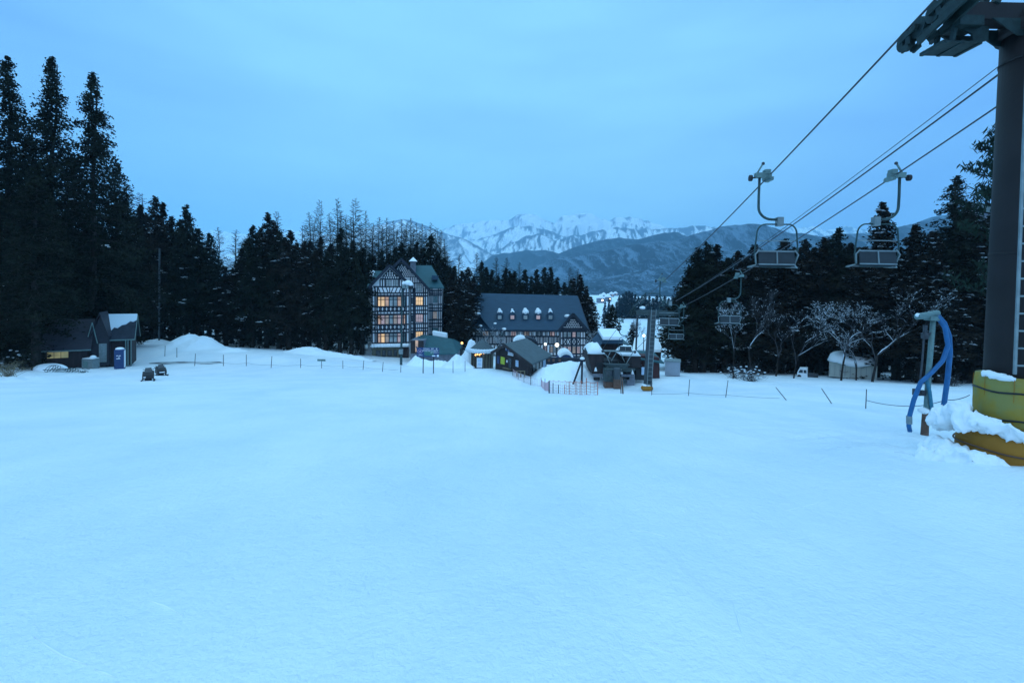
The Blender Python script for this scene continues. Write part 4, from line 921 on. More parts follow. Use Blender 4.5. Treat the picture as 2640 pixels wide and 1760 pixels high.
# ---- left huts
def gable_hut(name, label, u0, u1, vb_, ve, vr, d, dep, wallm, roofm, over=.35, win=None):
    """a hut with its ridge across the view: eave v = ve, ridge v = vr"""
    h = Plan(name, label, 'hut', (u0 + u1) / 2, vb_, d)
    q = lambda u, v, dd: V3((W(u, v, d).x, d + dd, W(u, v, d).z))
    m = MB(); h.rect(m, u0, ve, u1, vb_ + 4, 0, dep)
    a, b_ = q(u0, ve, 0), q(u1, ve, 0); rz_ = q((u0 + u1) / 2, vr, 0).z
    for x in (a.x, b_.x - .1): m.prism([(x, d, a.z), (x, d + dep, a.z), (x, d + dep / 2, rz_ - .1)], (.1, 0, 0))
    h.part(m, 'wall', wallm)
    m = MB(); k = over
    ez = a.z - .12
    slab(m, V3((a.x - k, d + dep / 2, rz_)), V3((b_.x + k, d + dep / 2, rz_)), V3((b_.x + k, d - k, ez)), V3((a.x - k, d - k, ez)), .1)
    slab(m, V3((a.x - k, d + dep / 2, rz_)), V3((b_.x + k, d + dep / 2, rz_)), V3((b_.x + k, d + dep + k, ez)), V3((a.x - k, d + dep + k, ez)), .1)
    r_ = h.part(m, 'roof', roofm)
    m = MB(); m.box(((a.x + b_.x) / 2, d - k, ez + .02), (b_.x - a.x + 2 * k, .09, .12)); h.part(m, 'gutter', 'greenlt', r_)
    if d < 60: h.o.rotation_euler.z = .56 if u0 < 1320 else -.60; h.o.scale.x = .76
    return h, r_, (a, b_, rz_, ez)
h, r_, (a, b_, rz_, ez) = gable_hut('wooden_hut', 'dark wooden hut with a green-black roof streaked with snow beside the blue machine', 272, 340, 938, 872, 818, 44, 3.0, 'brown', 'timber')
m = MB(); T_ = lambda f, k_: V3((a.x - .34 + (b_.x - a.x + .68) * f, 45.5 - 1.85 * k_, rz_ + .11 + (ez - rz_) * k_)); jag = [(1, .22), (.9, .30), (.8, .27), (.68, .40), (.55, .43), (.44, .55), (.33, .52), (.22, .70), (.1, .66), (0, .82)]
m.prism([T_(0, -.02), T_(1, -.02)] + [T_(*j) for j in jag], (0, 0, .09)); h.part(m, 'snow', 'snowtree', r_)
m = MB()
for x in (b_.x + .02, b_.x - .28, b_.x - .5): m.beam((x, 43.6, a.z - 2.6), (x, 43.6, a.z - .1), .09)
h.part(m, 'porch_post', 'greenlt')
m = MB(); m.beam((b_.x + .38, 43.7, ez), (b_.x + .38, 45.5, rz_ + .1), .05, .13); m.beam((b_.x + .38, 47.3, ez), (b_.x + .38, 45.5, rz_ + .1), .05, .13); h.part(m, 'bargeboard', 'greenlt', r_)
h, r_, (a, b_, rz_, ez) = gable_hut('booth', 'plum-roofed booth with a bright yellow lit window under the giant cedars', 120, 226, 955, 899, 828, 41, 2.6, 'brown', 'plum')
m = MB(); h.rect(m, 124, 899, 176, 921, -.05, -.01); wn = h.part(m, 'window', 'lity')
m = MB()
for u in (141, 158): h.rect(m, u - .6, 899, u + .6, 921, -.07, -.052)
h.part(m, 'glazing_bar', 'timber', wn)
L_ = Plan('tall_shed', 'narrow tall shed with a pale pointed bargeboard between the booth and the wooden hut', 'shed', 255, 938, 42.5)
q = lambda u, v, dd=0: V3((W(u, v, 42.5).x, 42.5 + dd, W(u, v, 42.5).z))
m = MB(); L_.poly(m, [(232, 944), (277, 944), (277, 862), (257, 815), (236, 862)], .05, 2.4); L_.part(m, 'wall', 'plum')
m = MB(); slab(m, q(258, 808, -.3), q(281, 870, -.3), q(281, 870, 2.6), q(258, 808, 2.6), .1); slab(m, q(258, 808, -.3), q(232, 872, -.3), q(232, 872, 2.6), q(258, 808, 2.6), .1); rr_ = L_.part(m, 'roof', 'plum')
m = MB(); m.beam(q(241, 830, -.33), q(254, 884, -.33), .06, .13); m.beam(q(241, 830, -.33), q(231, 866, -.33), .06, .13); L_.part(m, 'bargeboard', 'greenlt', rr_)
m = MB(); L_.rect(m, 255, 886, 274, 934, -.02, .04); pnl = L_.part(m, 'panel_door', 'galv'); L_.o.rotation_euler.z = .52; L_.o.scale.x = .80
bm = thing('vending_machine', 'blue upright machine with white lettering and a snow cap by the wooden hut', 'machine', on(309, 41.2), .5); sc_ = 42.6 / 1200
m = MB(); m.box((0, 0, .86), (19 * sc_, .6, 1.75)); m.build('body', 'bluesign', bm)
m = MB(); m.box((19 * sc_ / 2 + .012, 0, .9), (.02, .5, 1.5)); m.build('side_panel', 'white', bm)
m = MB(); m.ball((0, 0, 1.77), .34, 10, 6, sc=(1, .9, .45)); m.build('snow', 'snowcap', bm, True)
m = MB()
for k, (x, z, w_) in enumerate(((-.12, 1.2, .12), (.05, 1.2, .14), (0, 1.05, .10), (-.05, .95, .26))): m.box((x, -.31, z), (w_, .016, .06))
m.build('lettering', 'white', bm)
ut = thing('utility_box', 'pale metal utility box half buried in snow in front of the tall shed', 'box', on(234, 41)); s_ = 41 / 1200
m = MB(); m.box((0, 0, .42), (28 * s_, .7, .95)); m.build('body', 'galv', ut)
m = MB(); m.box((-.15, -.36, .42), (.4, .02, .55)); m.build('grille', 'greenlt', ut)
m = MB(); m.ball((.25, -.05, 1.0), .24, 8, 6, sc=(1.1, .9, .8)); m.box((.0, 0, .92), (.9, .66, .06)); m.build('snow', 'snowcap', ut, True)
cf = thing('fence_coil', 'heap of dark coiled wire fencing lying on the snow before the booth', 'coil', on(172, 37)); m = MB(); rn = random.Random(2)
for k in range(15):
    x = -1.45 + k * .2; r0 = .30 + .10 * math.sin(k * .9)
    m.tube([(x + .22 * math.sin(t_) + .1 * t_ / 6, .3 * math.cos(t_), .26 + r0 * math.sin(t_) * .9 - .03 * k) for t_ in [i * .52 for i in range(13)]], .022, 4, cap=False)
for k in range(26): p_ = V3((rn.uniform(-1.2, 1.7), rn.uniform(-.2, .3), rn.uniform(-.1, .4))); m.tube([p_, p_ + V3((rn.gauss(0, .3), rn.gauss(0, .15), rn.gauss(0, .12)))], .018, 3, cap=False)
m.build('coil', 'greenst', cf)
m = MB(); m.beam((-2.0, .1, .12), (-.5, .1, .22), .05); m.build('rail', 'greenst', cf)
m = thing('snow_ledge', 'flat-topped block of snow lying against the booth wall', 'snow', on(130, 38.5)); k_ = MB()
k_.ball((0, 0, .1), 1.35, 14, 8, sc=(1, .5, .34)); k_.build('block', 'snow', m, True)
def snowmobile(label, u, d, rz, open_front):
    o = thing('snowmobile', label, 'snowmobile', hit(u, d), rz, 'snowmobiles'); k = .72; o.scale = (k, k, k)
    m = MB(); m.prism([(-.42, -1.1, .28), (-.42, -.95, .62), (-.42, -.2, .86), (-.42, .15, .78), (-.42, .3, .30)], (.84, 0, 0)); m.build('hood', 'black', o)
    m = MB(); m.prism([(-.22, 0, .45), (-.22, .15, .84), (-.22, 1.15, .78), (-.22, 1.25, .5)], (.44, 0, 0)); m.build('seat', 'seat', o)
    m = MB(); m.box((0, .45, .24), (.5, 1.9, .42)); m.build('track', 'black', o)
    for s_ in (-.45, .45):
        m = MB(); m.tube([(s_, -1.45, .2), (s_, -1.25, .05), (s_, -.1, .03)], .07, 5); m.beam((s_, -.6, .05), (s_ * .7, -.5, .4), .07); m.build('ski', 'stake', o)
    m = MB(); m.prism([(-.3, -.55, .80), (.3, -.55, .80), (.22, -.30, 1.18), (-.22, -.30, 1.18)], (0, .03, 0)); m.build('windscreen', 'glass', o)
    m = MB(); m.tube([(-.42, -.02, 1.0), (0, -.1, .92), (.42, -.02, 1.0)], .025, 6); m.beam((0, -.1, .7), (0, -.1, .93), .05); m.build('handlebar', 'stake', o)
    m = MB(); m.box((-.24 if not open_front else 0, -1.08, .44), (.16 if not open_front else .46, .06, .10)); m.build('headlamp' if not open_front else 'bumper', 'white', o)
    m = MB(); m.box((0, 1.25, .62), (.6, .5, .05)); m.build('rack', 'stake', o)
snowmobile('nearer dark snowmobile with one pale lamp, parked on the open snow', 383, 979, .62, False)
snowmobile('farther dark snowmobile with a white bumper bar, parked behind the other', 413, 966, .80, True)

# ---- snow-roofed shed, truck and house in the lift-side wood
B = Plan('snow_roofed_shed', 'pale low shed under a thick rounded pillow of roof snow among the trees', 'shed', 2190, 966, 46)
m = MB(); B.rect(m, 2134, 938, 2262, 975, 0, 3.6); B.part(m, 'wall', mat('cream_boards', (.42, .43, .38), .85, var=.1, vscale=1, stretch=(1, 1, .1)))
m = MB()
for k in range(9): B.rect(m, 2136 + 14 * k, 942, 2136.8 + 14 * k, 970, -.03, -.002)
B.part(m, 'wall_seam', 'stone')
m = MB(); n = 18
c0 = W(2194, 938, 46); hw = 66 * 46 / 1200; sec = []
for i in range(n + 1):
    x = -hw + 2 * hw * i / n; e_ = (1 - abs(x / hw) ** 4) ** .5 if i not in (0, n) else .0
    lob = -.45 * max(0, 1 - ((x / hw - .1) / .7) ** 2)
    sec.append([V3((c0.x + x, 46 + 1.8 - 2.4 * math.cos(t_) * (.35 + .65 * e_), c0.z + .06 + (1.0 * e_ * math.sin(t_) if math.sin(t_) > 0 else (lob if math.cos(t_) > .3 else -.05) * abs(math.sin(t_)) * 1.2))) for t_ in [2 * math.pi * j / 16 for j in range(16)]])
m.add([p for s_ in sec for p in s_], [(i * 16 + j, i * 16 + (j + 1) % 16, (i + 1) * 16 + (j + 1) % 16, (i + 1) * 16 + j) for i in range(n) for j in range(16)] + [tuple(range(15, -1, -1)), tuple(n * 16 + j for j in range(16))])
B.part(m, 'roof_snow', 'snowcap', None, True); B.o.rotation_euler.z = -.62; B.o.scale.x = .78
TK = Plan('pickup_truck', 'small white truck cab half sunk behind the snow beside the snow-roofed shed', 'truck', 2068, 968, 47); s_ = 47 / 1200
m = MB(); TK.poly(m, [(2053, 972), (2054, 961), (2060, 951), (2082, 950), (2083, 972)], 0, 1.5); TK.part(m, 'cab', 'white')
m = MB(); TK.poly(m, [(2057, 961), (2062, 953), (2070, 953), (2070, 961)], -.02, -.004); TK.poly(m, [(2072, 961), (2072, 953), (2080, 953), (2080, 961)], -.02, -.004); TK.part(m, 'window', 'glass')
m = MB(); TK.rect(m, 2083, 964, 2112, 972, .1, 1.4); TK.part(m, 'bed', 'stake')
m = MB()
for u in (2060, 2104): c = W(u, 972, 47); m.cyl((c.x, 46.95, c.z), (c.x, 47.25, c.z), .24, 12)
TK.part(m, 'wheel', 'black'); TK.o.rotation_euler.z = -.60; TK.o.scale.x = .78
for nm, lb, (u0, u1, vb_, ve, vr), d in (('forest_house', 'pale greenish house gable glimpsed through the trees above the snow-roofed shed', (2176, 2236, 915, 862, 836), 54), ('hillside_house', 'grey hillside house glimpsed high between the great cedar and the brown pylon', (2538, 2600, 585, 545, 520), 90)):
    h, r_, q_ = gable_hut(nm, lb, u0, u1, vb_, ve, vr, d, 5, 'galv' if nm == 'forest_house' else 'stone', 'greyroof', .4)
    m = MB(); h.rect(m, u0 + 8, ve + 8, u0 + 20, ve + 20, -.05, -.01); h.part(m, 'window', 'glass')
    if nm == 'forest_house':
        m = MB(); h.rect(m, u0 + 3, vb_ + 5, u1 - 3, vb_ + 60, 1.0, 4.5); h.part(m, 'lower_wall', 'brown')
    if nm == 'hillside_house':
        m = MB(); h.rect(m, u0, vb_ + 3, u1, vb_ + 160, 1, 4.5); h.part(m, 'stilt_wall', 'brown')
C_ = Plan('storage_box', 'plain pale-grey storage box standing in the snow beside the far pylon', 'box', 1734, 966, 45)
m = MB(); C_.rect(m, 1714, 933, 1754, 968, 0, 1.6); C_.part(m, 'body', mat('grey_panels', (.30, .34, .40), .7, var=.08, vscale=2))
m = MB(); C_.rect(m, 1712, 930, 1756, 933, -.08, 1.7); C_.part(m, 'lid', 'galv'); C_.o.rotation_euler.z = -.33; C_.o.scale.x = .92
# ---- village far down the valley
for i, (u, v, d, w_, lb) in enumerate(((1548, 772, 420, 6, 'tiny far house with a warm window, nearest the long hotel in the valley'), (1556, 769, 620, 7, 'tiny far house under snow in the middle of the valley hamlet'), (1567, 774, 480, 6, 'tiny far house with a lamp at the bottom of the valley hamlet'), (1576, 770, 780, 8, 'tiny far house at the grove end of the valley hamlet'), (1586, 772, 920, 9, 'tiny far house standing apart before the distant grove'))):
    h = Plan('village_house', lb, 'house', u, v + 4, d, 'houses of the far hamlet'); q = h.c
    m = MB(); m.box(q + V3((0, 0, 2)), (w_, 7, 5)); h.part(m, 'wall', 'stone')
    m = MB(); m.prism([q + V3((-w_ / 2 - .6, -4, 4.4)), q + V3((w_ / 2 + .6, -4, 4.4)), q + V3((0, -4, 8))], (0, 8, 0)); h.part(m, 'roof', 'snowcap')
    m = MB(); m.box(q + V3((w_ * .18, -3.55, 2.6)), (1.3, .06, 1.3)); h.part(m, 'window', 'lamp' if i in (0, 2) else 'lit')
# ------------------------------------------------------------------ chairlift: the two hauling ropes between the near and the far pylon
NA, FA = W(2440, -31, 7), W(1630, 794, 36)
NB, FB = W(3031, -40, 7), W(1745, 797, 36)
def sag(a, b, t, s):
    p = a.lerp(b, t); p.z -= 4 * s * t * (1 - t); return p
def rope_pts(a, b, s, n=40): return [sag(a, b, i / n, s) for i in range(n + 1)]
def at_depth(a, b, d): return (d - a.y) / (b.y - a.y)
TERM = W(1592, 905, 42)
def cable(name, label, pts, r, group=None):
    o = MB().tube(pts, r, 6).build(name, 'cable', None, True); return tag(o, label, 'cable', group)
upA, upB = NA + (NA - FA).normalized() * 9 + V3((0, 0, .3)), NB + (NB - FB).normalized() * 9 + V3((0, 0, .3))
tA, tB = W(1548, 906, 41.5), W(1634, 906, 41.5)
cable('haul_rope', 'steel hauling rope running over the sheaves in view at the brown pylon', [upA] + rope_pts(NA, FA, .32) + [tA], .018, 'hauling ropes')
cable('haul_rope', 'steel hauling rope passing behind the brown pylon, carrying the chairs with right-hand hangers', [upB] + rope_pts(NB, FB, .36) + [tB], .018, 'hauling ropes')
CN, CF = W(3072, -180, 7), W(1742, 776, 36)
cable('signal_cable', 'thick dark signal cable strung between the two hauling ropes', [CN + (CN - CF).normalized() * 9] + rope_pts(CN, CF, .34), .021)
CN2, CF2 = CN + V3((-.02, 0, .17)), CF + V3((0, 0, .02))
cable('carrier_wire', 'thin wire just above the thick signal cable, joining it downhill', rope_pts(CN2, CF2, .33), .010)
def chair(side, label, p, yaw, extra=None):
    """one double chair hung from the rope at p; side -1 hangs by its left, +1 by its right"""
    o = thing('lift_chair', label, 'lift chair', p, -yaw, 'chairs of the lift'); s = -side
    X_ = lambda x, y, z: (x * s, y, z)
    m = MB(); m.box(X_(-.12, 0, .06), (.40, .16, .13)); m.box(X_(-.02, .0, .15), (.14, .2, .12)); m.box(X_(.05, 0, -.05), (.10, .34, .09)); m.beam(X_(-.30, 0, .06), X_(-.12, .02, .38), .035)
    m.beam(X_(-.02, -.25, .0), X_(.0, .25, .0), .07); g_ = m.build('grip', 'greenlt', o)
    m = MB(); m.ball(X_(-.11, .02, .39), .045, 8, 6); m.build('lever_knob', 'stake', g_)
    m = MB(); m.cyl(X_(-.47, 0, -.01), X_(-.40, 0, -.01), .085, 10); m.cyl(X_(-.40, 0, -.01), X_(-.25, 0, .02), .02, 6); m.build('guide_roller', 'black', g_)
    m = MB(); pts = [(-.20, 0, .02), (-.205, 0, -.5), (-.20, 0, -.80)]
    for k in range(1, 8): a = k * math.pi / 14; pts.append((-.20 + .36 * (1 - math.cos(a)), 0, -.80 - .34 * math.sin(a)))
    pts += [(.36, 0, -1.14)]; m.tube([X_(*q) for q in pts], .035, 8); m.build('hanger', 'greenst', o, True)
    m = MB(); m.box(X_(.36, 0, -1.20), (.15, .18, .24)); cl = m.build('clamp', 'galv', o)
    m = MB(); m.box(X_(.36, -.10, -1.22), (.085, .012, .08)); m.build('number_plate', 'galv', cl)
    c = .30; bail = []
    for sg in (-1, 1):
        q = [(c + sg * .0, 0, -1.27), (c + sg * .30, 0, -1.27)]
        for k in range(1, 7): a = k * math.pi / 12; q.append((c + sg * (.30 + .22 * math.sin(a)), 0, -1.27 - .26 * (1 - math.cos(a))))
        q += [(c + sg * .55, .0, -1.85), (c + sg * .555, .02, -2.1), (c + sg * .50, .05, -2.36), (c + sg * .40, .05, -2.43), (c, .05, -2.44)]
        bail.append(q)
    m = MB()
    for q in bail: m.tube([X_(*a) for a in q], .021, 6)
    m.build('frame', 'greenst', o, True)
    m = MB(); m.prism([X_(c - .47, -.06, -2.38), X_(c + .47, -.06, -2.38), X_(c + .46, .0, -2.02), X_(c - .46, .0, -2.02)], (0, -.03, 0)); bk_ = m.build('backrest', 'seat', o)
    m = MB(); m.beam(X_(c - .49, -.03, -2.01), X_(c + .49, -.03, -2.01), .04); m.beam(X_(c, -.10, -2.36), X_(c, -.05, -2.02), .03); m.beam(X_(c - .47, -.09, -2.37), X_(c + .47, -.09, -2.37), .035); m.build('rail', 'galv', bk_)
    m = MB(); m.box(X_(c, .22, -2.40), (.96, .5, .05)); m.build('seat', 'seat', o)
    for sg in (-1, 1):
        m = MB(); m.tube([X_(c + sg * .50, .02, -2.36), X_(c + sg * .56, -.05, -2.1), X_(c + sg * .46, -.06, -1.98)], .022, 5); m.tube([X_(c + sg * .50, .05, -2.38), X_(c + sg * .66, .2, -2.44), X_(c + sg * .45, .42, -2.42)], .020, 5); m.build('armrest', 'galv', o, True)
    m = MB(); m.beam(X_(c - .54, .03, -1.72), X_(c + .54, .03, -1.72), .022); m.build('safety_bar', 'galv', o)
    return o
yA = math.atan2(FA.x - NA.x, FA.y - NA.y); yB = math.atan2(FB.x - NB.x, FB.y - NB.y)
def onA(d): return sag(NA, FA, at_depth(NA, FA, d), .32)
def onB(d): return sag(NB, FB, at_depth(NB, FB, d), .36)
def find(f, u):
    lo, hi = 7.2, 35.9
    for i in range(40):
        m = (lo + hi) / 2
        if UV(f(m))[0] > u: lo = m
        else: hi = m
    return f((lo + hi) / 2)
cA = chair(-1, 'large empty chair with its hanger on the left side, against the sky and hills', find(onA, 1978), yA)
cB = chair(1, 'large empty chair with its hanger on the right side, nearest the brown pylon', find(onB, 2299), yB)
def again(src, p, label):
    c = copy_tree(src); c.location = p; c['label'] = label; return c
again(cA, find(onA, 1712), 'small empty chair on the left-hand rope hanging just in front of the far pylon arm')
again(cB, find(onB, 1900), 'small empty chair with right-hand hanger against the dark wood, midway along the rope')
again(cB, find(onB, 1756), 'smallest chair hanging low beside the far pylon, under the rope with right-hand hangers')
p = FA.lerp(tA, .28); again(cA, p, 'small chair hanging past the far pylon on its hotel side, above the snowy station roof')
# ---- pylons
def sheave_train(o, p, dirv, n, r, sp, name='sheave_train'):
    st_ = MB(); ln = sp * (n - 1)
    perp = V3((0, 0, 1)); side = dirv.cross(perp).normalized()
    upn = side.cross(dirv).normalized()
    a = p - dirv * ln / 2 - upn * (r + .03); b_ = p + dirv * ln / 2 - upn * (r + .03)
    for s_ in (-.085, .085):
        for k in range(0, n - 1, 2):
            q0, q1 = a.lerp(b_, k / (n - 1)), a.lerp(b_, (k + 1) / (n - 1))
            st_.beam(q0 + side * s_ * 1.1 - dirv * .03, q1 + side * s_ * 1.1 + dirv * .03, .03, .085)
        for k in range(0, n, 4):
            q0, q1 = a.lerp(b_, (k + .5) / (n - 1)), a.lerp(b_, min(n - 1, k + 2.5) / (n - 1)); st_.beam(q0 - upn * .17 + side * s_, q1 - upn * .17 + side * s_, .035, .10)
            for q2 in (q0, q1): st_.beam(q2 + side * s_, q2 - upn * .17 + side * s_, .03, .08)
        st_.beam(a.lerp(b_, .22) - upn * .28 + side * s_, b_.lerp(a, .22) - upn * .28 + side * s_, .04, .11)
    t_ = st_.build(name, 'headgreen', o)
    for k in range(n):
        q = a.lerp(b_, k / (n - 1)); w_ = MB(); w_.cyl(q - side * .05, q + side * .05, r, 16); w_.cyl(q - side * .075, q + side * .075, r * .35, 10)
        w_.build('wheel', 'headgreen', t_)
    return t_
def ladder(o, a, b_, w_, nr, r, m_='galv', side=V3((1, 0, 0))):
    ld_ = MB()
    for s_ in (-.5, .5): ld_.tube([a + side * w_ * s_, b_ + side * w_ * s_], r, 6)
    l_ = ld_.build('ladder', m_, o)
    for k in range(nr):
        q = a.lerp(b_, (k + .5) / nr); g_ = MB(); g_.tube([q - side * w_ / 2, q + side * w_ / 2], r * .62, 5); g_.build('rung', m_, l_)
base = W(2618, 1182, 7.0); base.z = gz(base.x, 7.0); top = W(2672, 40, 7.0)
PY = thing('lift_pylon', 'big brown tubular lift pylon wrapped in yellow and orange padding', 'lift pylon', base)
def rel(p): return V3(p) - base
m = MB(); m.tube([rel(base) + V3((0, 0, -.3)), rel(base.lerp(top, .5)), rel(top)], [.40, .385, .37], 40); m.build('pole', 'pipe', PY, True)
for k_, fr in enumerate((.47, .90)):
    c = rel(base.lerp(top, fr)); m = MB(); m.cyl(c - V3((0, 0, .02)), c + V3((0, 0, .02)), .393 - .012 * (fr > .6), 40); m.build('weld_band', 'pipe', PY, True)
# head: cross arm, gussets, walkway, lifting frame
armd = (NB - NA); armd.z = 0; armd.normalize(); fwd = V3((-armd.y, armd.x, 0))
az = W(2550, 41, 7).z - base.z
ac = rel(top); rot = Matrix.Rotation(math.atan2(armd.y, armd.x), 3, 'Z')
left = rel(W(2452, 42, 7)); left.z = az; lx = (left - ac).length
m = MB(); m.box(ac - armd * (lx / 2) + armd * (lx * .5) + V3((0, 0, az - ac.z)), (2 * lx + .0, .26, .24), rot); m.build('cross_arm', 'pipe', PY)
c0 = ac.copy(); c0.z = az - .12
m = MB()
for s_ in (-1, 1):
    for y_ in (-.16, .16):
        m.prism([c0 + armd * s_ * .80 + fwd * y_, c0 + fwd * y_, c0 + fwd * y_ + V3((0, 0, -.24)), c0 + armd * s_ * .42 + fwd * y_ + V3((0, 0, -.24))], fwd * .02)
m.build('gusset', 'headgreen', PY)
m = MB(); m.cyl(c0 + V3((0, 0, -.16)), c0 + V3((0, 0, .02)), .43, 24); m.build('head_collar', 'pipe', PY, True)
dA = (FA - NA).normalized()
hA = rel(sag(NA, FA, .004, .32))
for s_, tgt, dr in ((-1, rel(NA), (FA - NA).normalized()), (1, rel(NB), (FB - NB).normalized())):
    sheave_train(PY, tgt + dr * .06 + V3((0, 0, -.03)), V3(dr), 6, .155, .31)
    e = c0 + armd * s_ * lx
    m = MB(); m.beam(e + V3((0, 0, .06)), tgt + V3((0, 0, -.30)), .12, .20); m.beam(e + fwd * .25 + V3((0, 0, -.10)), tgt + dr * .35 + V3((0, 0, -.34)), .10, .14); m.beam(e - armd * s_ * .35 + V3((0, 0, -.03)), e - armd * s_ * .0 + V3((0, 0, -.03)), .3, .14); m.build('sheave_bracket', 'headgreen', PY)
    q = e - armd * s_ * .18 + V3((0, 0, -.06))
    for y_ in (-.05, .22):
        m = MB()
        m.prism([q + fwd * y_ + armd * s_ * .12, q + fwd * y_ - armd * s_ * .34, q + fwd * y_ - armd * s_ * .34 + V3((0, 0, -.20)), q + fwd * y_ + armd * s_ * -.12 + V3((0, 0, -.27)), q + fwd * y_ + armd * s_ * -.10 + V3((0, 0, -.12))], fwd * .03)
        m.beam(q + fwd * y_ + armd * s_ * .16 + V3((0, 0, .0)), q + fwd * y_ + armd * s_ * .20 + V3((0, 0, -.25)), .05)
        m.build('walkway_hanger', 'headgreen', PY)
    m = MB(); w0 = q + armd * s_ * .10 + V3((0, 0, -.27))
    for k in range(9): m.beam(w0 - armd * .26 + fwd * (-.1 + .045 * k), w0 + armd * .26 + fwd * (-.1 + .045 * k), .05, .02)
    for x_ in (-.26, .0, .26): m.beam(w0 + armd * x_ + fwd * -.12, w0 + armd * x_ + fwd * .28, .05, .05)
    m.build('walkway', 'headgreen', PY)
    m = MB(); e2 = e - armd * s_ * .52 + V3((0, 0, .22))
    for y_ in (-.12, .10): m.beam(e2 + fwd * y_, e2 + fwd * y_ - armd * s_ * .35 + V3((0, 0, .9)), .08, .08)
    m.beam(e2 - armd * s_ * .35 + V3((0, 0, .9)) - fwd * .2, e2 - armd * s_ * .35 + V3((0, 0, .9)) + fwd * .3, .08); m.build('lifting_frame', 'headgreen', PY)
    m = MB(); m.box(e - armd * s_ * .18 + V3((0, 0, .19)), (.34, .22, .10), rot); m.box(e - armd * s_ * .25 + V3((0, 0, .27)), (.12, .12, .08), rot); m.build('cable_clamp', 'black', PY)
lb, lt = rel(W(2640, 965, 6.52)), rel(W(2676, 60, 6.56))
ladder(PY, lb, lt, .26, 20, .022, 'galv')
# padding: three yellow rings over an orange skirt
ax = (top - base).normalized()
def padring(z0, z1, r0, r1, mt, name, sq=0, n=40):
    m = MB(); vs = []; rings = 7; rn = random.Random(int(z0 * 100))
    for i in range(rings + 1):
        t_ = i / rings; bul = .022 * math.sin(math.pi * t_); c = ax * (z0 + (z1 - z0) * t_)
        for j in range(n):
            a = 2 * math.pi * j / n; rr = (r0 + (r1 - r0) * t_ + bul) * (1 + .010 * math.sin(a * 8 + z0 * 3) + .006 * rn.uniform(-1, 1))
            vs.append(c + V3((rr * math.cos(a), rr * math.sin(a), 0)))
    fs = [(i * n + j, i * n + (j + 1) % n, (i + 1) * n + (j + 1) % n, (i + 1) * n + j) for i in range(rings) for j in range(n)]
    m.add(vs, fs + [tuple(range(n - 1, -1, -1)), tuple(rings * n + j for j in range(n))]); return m.build(name, mt, PY, True)
zt = (W(2580, 979, 6.6).z - base.z) / ax.z
pd = padring(.50, zt, .46, .475, 'pady', 'safety_padding')
for z_ in (zt - .22, zt - .62):
    m = MB(); q = [ax * z_ + V3((.492 * math.cos(a * math.pi / 20), .492 * math.sin(a * math.pi / 20), .012 * math.sin(a * .8))) for a in range(41)]; m.tube(q, .014, 5, cap=False); m.build('strap', 'black', pd)
for k in range(9):
    a = 2 * math.pi * k / 9 + .3; m = MB(); m.tube([ax * z_ + V3(((.484 + .010 * math.sin(z_ * 7)) * math.cos(a), (.484 + .010 * math.sin(z_ * 7)) * math.sin(a), 0)) for z_ in [.52 + (zt - .54) * i / 10 for i in range(11)]], .004, 4, cap=False); m.build('seam', 'pado', pd)
ps = padring(-.25, .52, .68, .64, 'pado', 'padding_skirt')
m = MB(); q = [ax * .22 + V3((.694 * math.cos(a * math.pi / 20), .694 * math.sin(a * math.pi / 20), .01 * math.sin(a * .7))) for a in range(41)]; m.tube(q, .012, 5, cap=False); m.build('strap', 'rust', ps)
def snow_blob(name, label, pts, seed, parent=None, lump=.1, scale=6, mt='snowcap', sub=2):
    """a lumpy drift: union of soft ellipsoids skinned by one closed mesh"""
    mb = bpy.data.metaballs.new('tmp'); mo = bpy.data.objects.new('tmp', mb); COL.objects.link(mo); mb.resolution = .07 * scale / 6; mb.threshold = .3
    for (x, y, z, r) in pts:
        e = mb.elements.new(); e.co = (x, y, z); e.radius = r
    bpy.context.view_layer.update()
    me = bpy.data.meshes.new_from_object(mo.evaluated_get(bpy.context.evaluated_depsgraph_get())); bpy.data.objects.remove(mo); bpy.data.metaballs.remove(mb)
    co = np.empty(len(me.vertices) * 3); me.vertices.foreach_get('co', co); co = co.reshape(-1, 3)
    co[:, 2] += lump * fbm(co[:, 0] * 7 / scale * 3, co[:, 1] * 7 / scale * 3, seed, 4); co[:, 2] += .045 * fbm(co[:, 0] * 16, co[:, 1] * 16 + co[:, 2] * 11, seed + 8, 3) * (scale < 4); co[:, 0] += lump * .6 * fbm(co[:, 2] * 20 / scale + 3, co[:, 1] * 20 / scale, seed + 3, 3)
    me.vertices.foreach_set('co', co.reshape(-1)); me.polygons.foreach_set('use_smooth', [True] * len(me.polygons)); me.materials.clear(); me.materials.append(M[mt]); me.update()
    o = bpy.data.objects.new(name, me); COL.objects.link(o)
    if parent is not None: o.parent = parent
    elif label: tag(o, label, 'snow')
    return o
# the snow collar lying on the skirt of the padding
pts = []
for i in range(15):
    a = R(165 + i * 5.4); k = 1 - i / 15; rr = .66 + .10 * k
    pts.append((base.x + rr * math.cos(a), base.y + rr * math.sin(a), base.z + .53 + .16 * k ** 1.3, .085 + .10 * k))
pts += [(base.x - .74, base.y + .16, base.z + .62, .22), (base.x - .76, base.y + .40, base.z + .50, .26), (base.x - .82, base.y + .02, base.z + .55, .16)]
snow_blob('snow_drift', 'crusted snow shelf draped over the orange skirt of the pylon padding', pts, 3, lump=.13, scale=2.2)
pts = [(base.x - .80 - .1 * math.sin(i), base.y - .35 + i * .22, base.z - .03, .33) for i in range(5)] + [(base.x - .75, base.y - .62, base.z - .12, .30), (base.x - .50, base.y - .85, base.z - .22, .28), (base.x - 1.05, base.y + .2, base.z - .14, .36)]
snow_blob('snow_drift', 'low rounded drift of snow banked against the foot of the pylon padding', pts, 7, lump=.10, scale=2.5)
